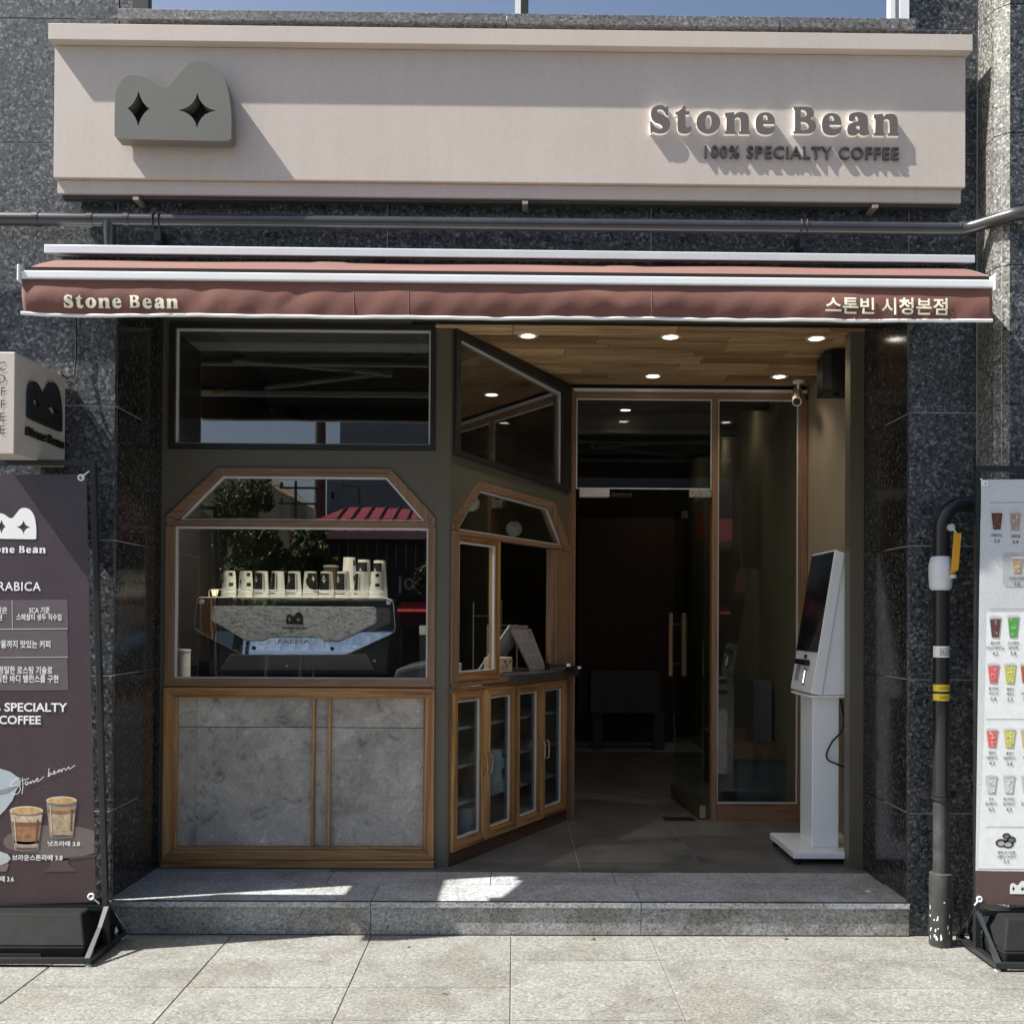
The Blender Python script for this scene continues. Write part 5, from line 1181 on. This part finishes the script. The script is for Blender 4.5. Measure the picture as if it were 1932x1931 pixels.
MB().box(zm(330, 0)[0], zm(1500, 0)[0], Ym + .02, Ym + .48, 1.432, 1.4375).build('cup_tray', M['alu'], em)
zt = zm(0, 497)[1]; xa, xb = zm(340, 0)[0], zm(1490, 0)[0]
MB().tube([(xa, Ym + .03, 1.438), (xa, Ym + .03, zt - .008), (xa + .008, Ym + .03, zt), (xb - .008, Ym + .03, zt - .003), (xb, Ym + .03, zt - .010), (xb, Ym + .03, 1.438)], .0032, 6).tube([(xa - .012, Ym + .2, 1.438), (xa - .012, Ym + .2, zt)], .003, 6).build('cup_rail', M['alubright'], em, smooth=50)
for x, y in ((850, 1000), (1425, 968)):
    p = zm(x, y); MB().lathe([(.001, .008), (.008, .004), (.009, 0), (.008, -.005), (.001, -.008)], (p[0], Ym + .02, p[1]), 10).build('knob', M['alubright'], em, smooth=60)
tl_ = thing('table_lamp', 'small warm lit lamp at the left end of the cup row', 'lamp', (zm(385, 0)[0], 5.5, 1.44))
p = at((380 + 385 / 2.683) * .7743, (1250 + 520 / 2.683) * .7743, 5.5); MB().lathe([(.012, -.018), (.020, .018)], (p[0], 5.5, p[1]), 12).build('shade', emit('warm_lamp_shade', (1, .75, .35), 1.2), tl_)
MB().lathe([(.004, 0), (.004, .04), (.015, .001)], (p[0], 5.5, p[1] - .06), 8).build('stand', M['ink'], tl_)

# ------------------------------------------------------------------ stacks of paper cups
def papercup(name, label, x, y, z, h, r0, r1, ang, kind, ncup=3, group='paper cups upside down on the espresso machine'):
    t = thing(name, label, 'paper cup', (x, y, z), group=group)
    R_ = lambda zz: r0 + (r1 - r0) * zz / h
    MB().lathe([(r0, 0), (r1, h), (r1 * .9, h - .002), (r1 * .9, h - .006)], (x, y, z), 24).build('cup_body', M['cup'], t, smooth=40)
    mb = MB()
    for k in range(ncup): mb.lathe([(R_(k * .011) + .0012, k * .011), (R_(k * .011) + .003, k * .011 + .0025), (R_(k * .011) + .0012, k * .011 + .005)], (x, y, z), 24)
    mb.build('rolled_rim', M['cup'], t, smooth=50)
    def patch(a0, a1, z0, z1, mat, nm, e=.0006):
        MB().lathe([(R_(z0) + e, z0), (R_(z1) + e, z1)], (x, y, z), 8, ang + a0, ang + a1).build(nm, mat, t, smooth=60)
    def curved(outs, mat, nm, e=.0012):
        vs, fs = curve_fill(outs, 0); mb = MB(); out = []
        for v in vs:
            a = ang + v[0] / R_(v[1]); out.append((x + (R_(v[1]) + e) * cos(a), y + (R_(v[1]) + e) * sin(a), z + v[1]))
        mb.add(out, fs).build(nm, mat, t)
    c = -pi / 2
    if kind == 0:     # mostly white with little marks
        patch(c + .25, c + .85, h * .80, h * .93, M['ink'], 'printed_mark'); patch(c + .25, c + .9, h * .42, h * .55, M['ink'], 'printed_mark'); patch(c - .9, c - .6, h * .52, h * .66, M['ink'], 'printed_mark')
    elif kind == 1:   # dark band, star on the left, lettering strip on the right
        patch(c - 1.5, c + .36, h * .28, h * .93, M['ink'], 'dark_band'); patch(c - 1.4, c + .36, h * .10, h * .22, M['ink'], 'dark_band')
        R2 = R_(h * .6); curved([star4((c - .62) * R2, h * .70, .014, .023, .3)], M['cup'], 'printed_star')
        mb = MB()
        for k in range(9): 
            zz = h * (.22 + k * .078); mb.lathe([(R_(zz) + .0006, zz), (R_(zz + .006) + .0006, zz + .006)], (x, y, z), 3, ang + c + .50, ang + c + .72)
        mb.build('printed_lettering', M['ink'], t)
        patch(c + .40, c + .42, h * .1, h * .93, M['ink'], 'fine_line')
    elif kind == 2:   # big logo curve towards the right
        vsx = [((c - .1) * r1, h * .93), ((c + 1.4) * r1, h * .93), ((c + 1.4) * r1, h * .18), ((c + .5) * r1, h * .2), ((c + .35) * r1, h * .42), ((c - .3) * r1, h * .55), ((c - .4) * r1, h * .75)]
        mb = MB()
        for k in range(14):
            z0_, z1_ = h * (.16 + k * .055), h * (.16 + (k + 1) * .055); tt = (k + .5) / 14
            a0_ = c + (.55 if tt < .22 else (.25 - .75 * sin((tt - .22) / .78 * pi)) if tt < .8 else -.25)
            mb.lathe([(R_(z0_) + .0006, z0_), (R_(z1_) + .0006, z1_)], (x, y, z), 8, ang + a0_, ang + c + 1.5)
        mb.build('printed_logo', M['ink'], t); curved([star4((c + .55) * r1, h * .72, .010, .020, .3)], M['cup'], 'printed_star', .0016)
    else:             # both sides dark, star in the middle
        patch(c - 1.5, c + .55, h * .26, h * .93, M['ink'], 'dark_band'); patch(c - 1.4, c + .5, h * .10, h * .20, M['ink'], 'dark_band')
        curved([star4((c - .25) * R_(h * .7), h * .70, .016, .024, .3)], M['cup'], 'printed_star')
        mb = MB()
        for k in range(9):
            zz = h * (.22 + k * .078); mb.lathe([(R_(zz) + .0006, zz), (R_(zz + .006) + .0006, zz + .006)], (x, y, z), 3, ang + c + .62, ang + c + .82)
        mb.build('printed_lettering', M['ink'], t)
    return t
Yc = 5.25; ords = ['leftmost', 'second', 'third', 'fourth', 'fifth', 'sixth', 'seventh', 'eighth', 'ninth', 'rightmost']
desc = ['almost plain white', 'white with small black marks', 'with black band and star', 'narrow black edge', 'black band and white star', 'large curved black logo', 'wide black band and star', 'black band beside lettering', 'white with lettering strip', 'white with two marks']
cxs = [233, 398, 552, 710, 872, 1030, 1190, 1352, 1530, 1685]; kinds = [0, 0, 1, 1, 1, 2, 3, 1, 1, 0]; angs = [0, .1, 0, -.55, 0, 0, 0, 0, -.7, -.4]
for i, cx_ in enumerate(cxs):
    x, _ = at((500 + cx_ / 4.025) * .7743, (1340 + 455 / 4.025) * .7743, Yc)
    papercup('paper_cup', '%s paper cup %son the espresso machine, %s' % (ords[i], '' if i in (0, 9) else 'from the left ', desc[i]), x, Yc, 1.4385, .135, .040, .0305, angs[i], kinds[i])
for i, (cx_, top, s) in enumerate(((1415, 75, 'tall stack of paper cups behind the row, left one of the back three'), (1558, 98, 'tall stack of paper cups behind the row, middle one of the back three'), (1712, 105, 'tall stack of paper cups behind the row, right one of the back three'))):
    x, zt_ = at((500 + cx_ / 4.025) * .7743, (1340 + top / 4.025) * .7743, 5.46)
    papercup('cup_tower', s, x, 5.46, 1.4385, zt_ - 1.4385, .044, .032, .5 - i * .2, 0 if i == 0 else 1, 6, 'paper cup towers behind the cup row')
x, zt_ = at((500 + 1235 / 4.025) * .7743, (1340 + 150 / 4.025) * .7743, 5.5)
t = thing('brown_lid_cup', 'brown cup with pale lid behind the sixth and seventh paper cups', 'cup', (x, 5.5, 1.44)); MB().lathe([(.030, 0), (.040, zt_ - 1.4385 - .012)], (x, 5.5, 1.4385), 18).build('cup_body', paint('brown_cup', (.09, .055, .03), .5), t, smooth=40); MB().lathe([(.043, 0), (.043, .010)], (x, 5.5, zt_ - .011), 18).build('lid', paint('greyish_lid', (.35, .36, .34), .5), t, smooth=40)
x, _ = at(347, 1250, 5.15); t = thing('white_canister', 'white canister standing low at the left edge of the big window', 'canister', (x, 5.15, 1.0)); MB().lathe([(.032, 0), (.032, .155)], (x, 5.15, 1.0005), 20).build('canister_body', M['cup'], t, smooth=40); MB().lathe([(.030, 0), (.034, .001), (.034, .012), (.030, .013)], (x, 5.15, 1.156), 20).build('lid', M['printwhite'], t, smooth=40)
x, zq = at(347, 1182, 5.6); t = thing('wall_frame', 'small dark framed notice on the back wall left of the espresso machine', 'frame', (x, 5.8, zq)); MB().box(x - .035, x + .035, 5.78, 5.80, zq - .075, zq + .075).build('notice_board', paint('grey_notice', (.12, .12, .12), .5), t)

# ================================================================== THE STREET OPPOSITE (seen in the window panes)
def opp(u, v, Yr):           # point at real depth Yr (behind the camera) seen mirrored in the bay windows
    return at(u, v, 2 * (PY + .012) - Yr)
Y1 = -13.0
rh = thing('red_roof_house', 'low dark house with red ribbed metal roof across the street, mirrored in the bay window', 'house', (0, Y1, 0))
e0 = opp(545, 1001, Y1); r0_ = opp(655, 957, Y1 - 2.5); zr0, ze0 = r0_[1], e0[1]; xe, xr = e0[0], r0_[0]
redm = paint('red_metal_roof', (.33, .045, .05), .45, var=.1)
mb = MB(); mb.add([(xe, Y1, ze0), (7, Y1, ze0), (7, Y1 - 2.5, zr0), (xr, Y1 - 2.5, zr0), (xe, Y1 - 5, ze0), (7, Y1 - 5, ze0)], [(0, 1, 2, 3), (0, 3, 4), (3, 2, 5, 4), (0, 4, 5, 1)]); mb.build('roof', redm, rh)
x = xr
while x < 6.9:
    MB().tube([(x - .0, Y1 - .01, ze0 + .03), (x, Y1 - 2.5, zr0 + .03)], .035, 4).build('roof_rib', paint('dark_red_rib', (.10, .015, .02), .5), rh); x += .33
MB().box(xe, 7, Y1 - .0, Y1 + .1, ze0 - .18, ze0 - .01).build('gutter', paint('pale_pink_gutter', (.45, .25, .25), .5), rh)
MB().box(xe + .5, 7, Y1 - 4.6, Y1 - .4, 0, ze0 - .06).build('wall', paint('dark_shop_wall', (.035, .032, .03), .8), rh)
x = xe + .6
while x < 2: MB().box(x, x + .03, Y1 - .4, Y1 - .38, 2.45, ze0 - .2).build('wall_slat', paint('grey_slat', (.14, .14, .15), .6), rh); x += .22
p = opp(815, 1120, Y1 + .3); q = opp(745, 1080, Y1 + .3)
sbx = MB().box(q[0] - .3, p[0] + 1.6, Y1 - .38, Y1 - .3, p[1] - .12, q[1] + .12).build('sign_board', M['ink'], rh)
vs, fs = text_geo('들이', .02); xs = [v[0] for v in vs]; ys = [v[1] for v in vs]
mb = MB(); mb.add([(-((v[0] - min(xs)) / (max(xs) - min(xs))) * (p[0] - q[0] - .02) + p[0], Y1 - .29, (v[1] - min(ys)) / (max(ys) - min(ys)) * .38 + p[1] + .02) for v in vs], fs); mb.build('sign_letters', paint('grey_letter', (.30, .31, .31), .6), sbx)
p = opp(745, 1137, Y1 + 1); q = opp(830, 1158, Y1 + 1)
cn = thing('red_canopy', 'low red ribbed canopy across the street, mirrored right of the espresso machine', 'canopy', (0, Y1 + 1, 1.5))
MB().hexa([(p[0], Y1 + .6, q[1] + .02), (6, Y1 + .6, q[1] + .02), (6, Y1 - .2, p[1]), (p[0], Y1 - .2, p[1]), (p[0], Y1 + .6, q[1] + .05), (6, Y1 + .6, q[1] + .05), (6, Y1 - .2, p[1] + .04), (p[0], Y1 - .2, p[1] + .04)]).build('canopy_sheet', paint('bright_red_sheet', (.45, .05, .045), .5), cn)
MB().box(p[0], 6, Y1 + .58, Y1 + .6, q[1] - .30, q[1] + .019).build('canopy_valance', paint('deep_red_sheet', (.07, .006, .008), .5), cn)
for x_ in (p[0] + .05, 0.6, 5.9): MB().box(x_, x_ + .06, Y1 + .5, Y1 + .56, 0, q[1] - .0).build('canopy_post', M['steel'], cn)
bw = thing('boundary_wall', 'dark boundary wall across the street left of the red roofed house', 'wall', (-12, Y1 - .4, 0))
MB().box(-30, xe + .45, Y1 - .6, Y1 - .4, 0, 2.1).build('wall_body', paint('dark_wall_render', (.03, .032, .028), .9), bw)
MB().box(-30, xe + .45, Y1 - .62, Y1 - .38, 2.101, 2.16).build('coping', paint('dark_coping', (.06, .06, .055), .9), bw)
# buildings behind
def block(name, label, Yr, pts_top, zfloor, mat, depth, cat='building', wins=None, wm=None):
    t = thing(name, label, cat, (0, Yr, 0)); P = [opp(u, v, Yr) for u, v in pts_top]
    poly = P + [(P[-1][0], 0), (P[0][0], 0)]
    MB().prism(poly, Yr, Yr - depth).build('wall', mat, t)
    if wins:
        for (u0_, u1_, v0_, v1_) in wins:
            a, b = opp(u0_, v1_, Yr), opp(u1_, v0_, Yr); f = MB().box(a[0], b[0], Yr + .0, Yr + .06, a[1], b[1]).build('window', paint('pale_frame', (.35, .33, .3), .6), t)
            MB().box(a[0] + .06, b[0] - .06, Yr + .061, Yr + .07, a[1] + .06, b[1] - .06).build('pane', wm or M['ink'], f)
    return t
block('beige_apartment_house', 'beige stepped apartment building far across the street, mirrored left in the arched window', -34.0, [(-400, 845), (380, 845), (440, 856), (470, 878), (495, 901), (524, 924), (525, 932), (548, 936)], 0, paint('beige_render', (.42, .34, .21), .8), 10,
      wins=[(428, 434, 935, 958), (443, 449, 935, 958), (458, 464, 935, 958), (478, 483, 940, 958), (505, 512, 948, 962), (528, 534, 955, 968)])
block('grey_office_block', 'grey blank office block across the street, mirrored at the right of the windows', -40.0, [(642, 812), (1100, 812), (1500, 812), (2400, 812)], 0, paint('grey_render', (.12, .13, .145), .8), 12, wins=[(820, 840, 880, 900), (900, 920, 880, 900)]) if False else None
block('grey_office_block', 'grey office block across the street, mirrored at the right of the arched window', -38.0, [(617, 905), (641, 904), (642, 760), (1100, 745), (1500, 745), (1900, 760), (2600, 800)], 0, paint('grey_render', (.20, .22, .245), .8), 12, wins=[(622, 634, 925, 945), (1200, 1230, 850, 890), (1300, 1330, 850, 890), (1400, 1430, 850, 890)])
# utility pole
Yp_ = -16.0; px_ = opp(604, 900, Yp_)[0]
up_ = thing('utility_pole', 'wooden looking utility pole with cross arms and wires across the street', 'pole', (px_, Yp_, 0))
MB().tube([(px_, Yp_, 0), (px_, Yp_, 8.5)], [.17, .12], 12).build('pole_shaft', paint('brown_pole', (.10, .07, .05), .8), up_, smooth=40)
for zz in (4.2, 4.6, 3.7): MB().box(px_ - 1.0, px_ + .1, Yp_ + .1, Yp_ + .16, zz, zz + .05).build('cross_arm', M['steel'], up_); MB().lathe([(.04, 0), (.05, .05), (.03, .12)], (px_ - .95, Yp_ + .13, zz + .05), 8).build('insulator', M['steel'], up_)
MB().box(px_ - .62, px_ - .56, Yp_ + .1, Yp_ + .16, 3.5, 4.8).build('arm_brace', M['steel'], up_)
for zz in (3.75, 4.25, 4.68):
    MB().tube([(px_ - .95, Yp_ + .13, zz), (px_ - 12, Yp_ + 1, zz - .6), (px_ - 30, Yp_ + 2, zz + .5)], .012, 4).build('wire', M['ink'], up_)
sl_ = thing('street_light', 'thin grey street light pole across the street', 'street lamp', (opp(677, 940, -20)[0], -20, 0)); MB().tube([(sl_.location.x, -20, 0), (sl_.location.x, -20, 5.2), (sl_.location.x - .5, -20, 5.25)], .04, 8).build('pole_shaft', M['steel'], sl_)
# trees
def tree(name, label, cx_, cy_, z0, rad, hgt, n, seed, trunk_r=.07):
    t = thing(name, label, 'tree', (cx_, cy_, 0)); rn = random.Random(seed)
    mb = MB(); mb.tube([(cx_, cy_, -.1), (cx_ + .05, cy_, z0 * .6), (cx_ - .04, cy_, z0 + hgt * .5)], [trunk_r, trunk_r * .8, trunk_r * .3], 8)
    cl = []
    for k in range(26):
        a, b_, r_ = rn.uniform(0, 2 * pi), rn.uniform(-1, 1), rn.random() ** .5
        c = (cx_ + rad * r_ * cos(a) * .9, cy_ + rad * r_ * sin(a) * .9, z0 + hgt * .5 + b_ * hgt * .5 * sqrt(max(.05, 1 - r_ * r_ * .8))); cl.append(c)
        if k < 12: mb.tube([(cx_, cy_, z0 * .8), ((cx_ + c[0]) / 2, (cy_ + c[1]) / 2, (z0 + c[2]) / 2), c], [.03, .018, .006], 5, cap=False)
    mb.build('trunk', paint('tree_bark', (.07, .055, .045), .9), t)
    lf = MB()
    for c in cl:
        rr = rn.uniform(.16, .34) * rad
        for q in range(n // 26):
            d = Vector((rn.gauss(0, 1), rn.gauss(0, 1), rn.gauss(0, 1))).normalized() * rr * rn.random() ** .4
            p = Vector(c) + d; s_ = rn.uniform(.03, .06); u_ = Vector((rn.gauss(0, 1), rn.gauss(0, 1), rn.gauss(0, 1))).normalized(); v_ = u_.orthogonal().normalized() * s_ * .6; u_ = u_ * s_
            lf.add([p - u_, p + v_, p + u_, p - v_], [(0, 1, 2, 3)])
    o = lf.build('leaves', paint('leaf_green', (.075, .105, .03), .6, var=.5, vs=4), t); o['kind'] = 'stuff'
c = opp(505, 1060, -7.5); tree('small_street_tree', 'bushy street tree at the kerb, mirrored left behind the paper cups', c[0], -7.5, 1.25, 1.0, 1.75, 9000, 4)
c = opp(570, 1050, -8.5); tree('small_street_tree', 'second bushy street tree, mirrored above the middle of the cup row', c[0], -8.5, 1.4, .9, 1.5, 7000, 9)
c = opp(812, 1050, -8.5); tree('small_street_tree', 'small street tree mirrored at the right edge of the big window', c[0], -8.5, 1.75, .3, .6, 2000, 12)
c = opp(415, 945, -10.5); tree('tall_street_tree', 'taller street tree mirrored at the left end of the arched window', c[0], -10.5, 2.3, 1.2, 2.6, 9000, 33, .12)
c = opp(1368 + 60, 1240, -7.5); tree('small_street_tree', 'street tree mirrored in the fixed side pane of the entrance', 1.9, -9.0, 1.6, .9, 2.4, 6000, 21)
# parked car
Yc_ = -5.0; cx0 = opp(745, 1270, Yc_)[0]
car = thing('parked_car', 'grey parked car at the kerb, mirrored at the lower right of the big window', 'car', (cx0 + 2.2, Yc_, -.13))
zc_ = -.13; X0 = cx0 - .05
body = [(X0, .25), (X0 + .05, .75), (X0 + .9, .92), (X0 + 1.55, 1.40), (X0 + 3.1, 1.45), (X0 + 3.9, 1.0), (X0 + 4.4, .95), (X0 + 4.5, .3)]
MB().prism([(x, z + zc_) for x, z in [(X0, .25), (X0 + .05, .72), (X0 + .9, .90), (X0 + 4.35, .95), (X0 + 4.5, .3)]], Yc_ - 1.7, Yc_).build('body', paint('grey_car_paint', (.22, .22, .22), .25, metal=.4), car, bevel=.06)
MB().prism([(x, z + zc_) for x, z in [(X0 + .85, .89), (X0 + 1.55, 1.40), (X0 + 3.1, 1.45), (X0 + 3.9, .94)]], Yc_ - 1.6, Yc_ - .1).build('cabin', paint('car_glass', (.02, .022, .025), .08), car, bevel=.05)
MB().tube([(X0 + .80, Yc_ - .09, .90 + zc_), (X0 + 1.52, Yc_ - .12, 1.42 + zc_), (X0 + 3.1, Yc_ - .12, 1.47 + zc_), (X0 + 3.95, Yc_ - .09, .95 + zc_)], .03, 8).build('pillar_trim', M['alubright'], car)
for dx_ in (.85, 3.6):
    for yy in (Yc_ - .12, Yc_ - 1.6):
        wl = MB().tube([(X0 + dx_, yy - .1, .32 + zc_), (X0 + dx_, yy + .11, .32 + zc_)], .32, 24).build('wheel', M['black'], car)
        MB().tube([(X0 + dx_, yy + .111, .32 + zc_), (X0 + dx_, yy + .125, .32 + zc_)], .20, 16).build('rim', M['alu'], wl)

# small things on the step and behind the door
x_, y_ = 1.57, 4.44
sc_ = MB().box(x_ - .010, x_ + .008, y_ - .012, y_ + .010, FZ + .0005, FZ + .004).build('paper_scrap', M['printwhite']); tag(sc_, 'tiny white paper scrap lying on the granite step near its right end', 'litter')
a = at(1317, 1012, 6.9); b = at(1327, 965, 6.9)
rn_ = thing('red_notice', 'small red vertical notice hanging behind the open glass door', 'sign', (a[0], 6.9, a[1])); MB().box(a[0], b[0], 6.9, 6.91, a[1], b[1]).build('notice_panel', paint('red_notice', (.40, .03, .03), .5), rn_)
a = at(1286, 978, 6.8); wb_ = thing('wall_switch', 'small grey switch box above the wooden door handles', 'switch', (a[0], 6.8, a[1])); MB().box(a[0], a[0] + .045, 6.8, 6.82, a[1], a[1] + .05).build('switch_box', paint('grey_switch', (.30, .30, .29), .5), wb_)
rk_ = random.Random(11); 
for k, (x_, y_, s_) in enumerate(((.335, 4.205, .012), (1.145, 4.22, .010), (-.42, 4.10, .008))):
    mb = MB().lathe([(s_ * .3, 0), (s_, s_ * .3), (s_ * .7, s_ * .8), (s_ * .15, s_)], (x_, y_, 0), 7); o = mb.build('pebble', paint('grey_pebble', (.12, .12, .11), .8), smooth=60)
    tag(o, ('small dark pebble at the foot of the step right of its middle', 'small dark pebble against the step near the right pipe', 'small dark pebble on the pavement left of the middle joint')[k], 'pebble', 'pebbles along the foot of the step')
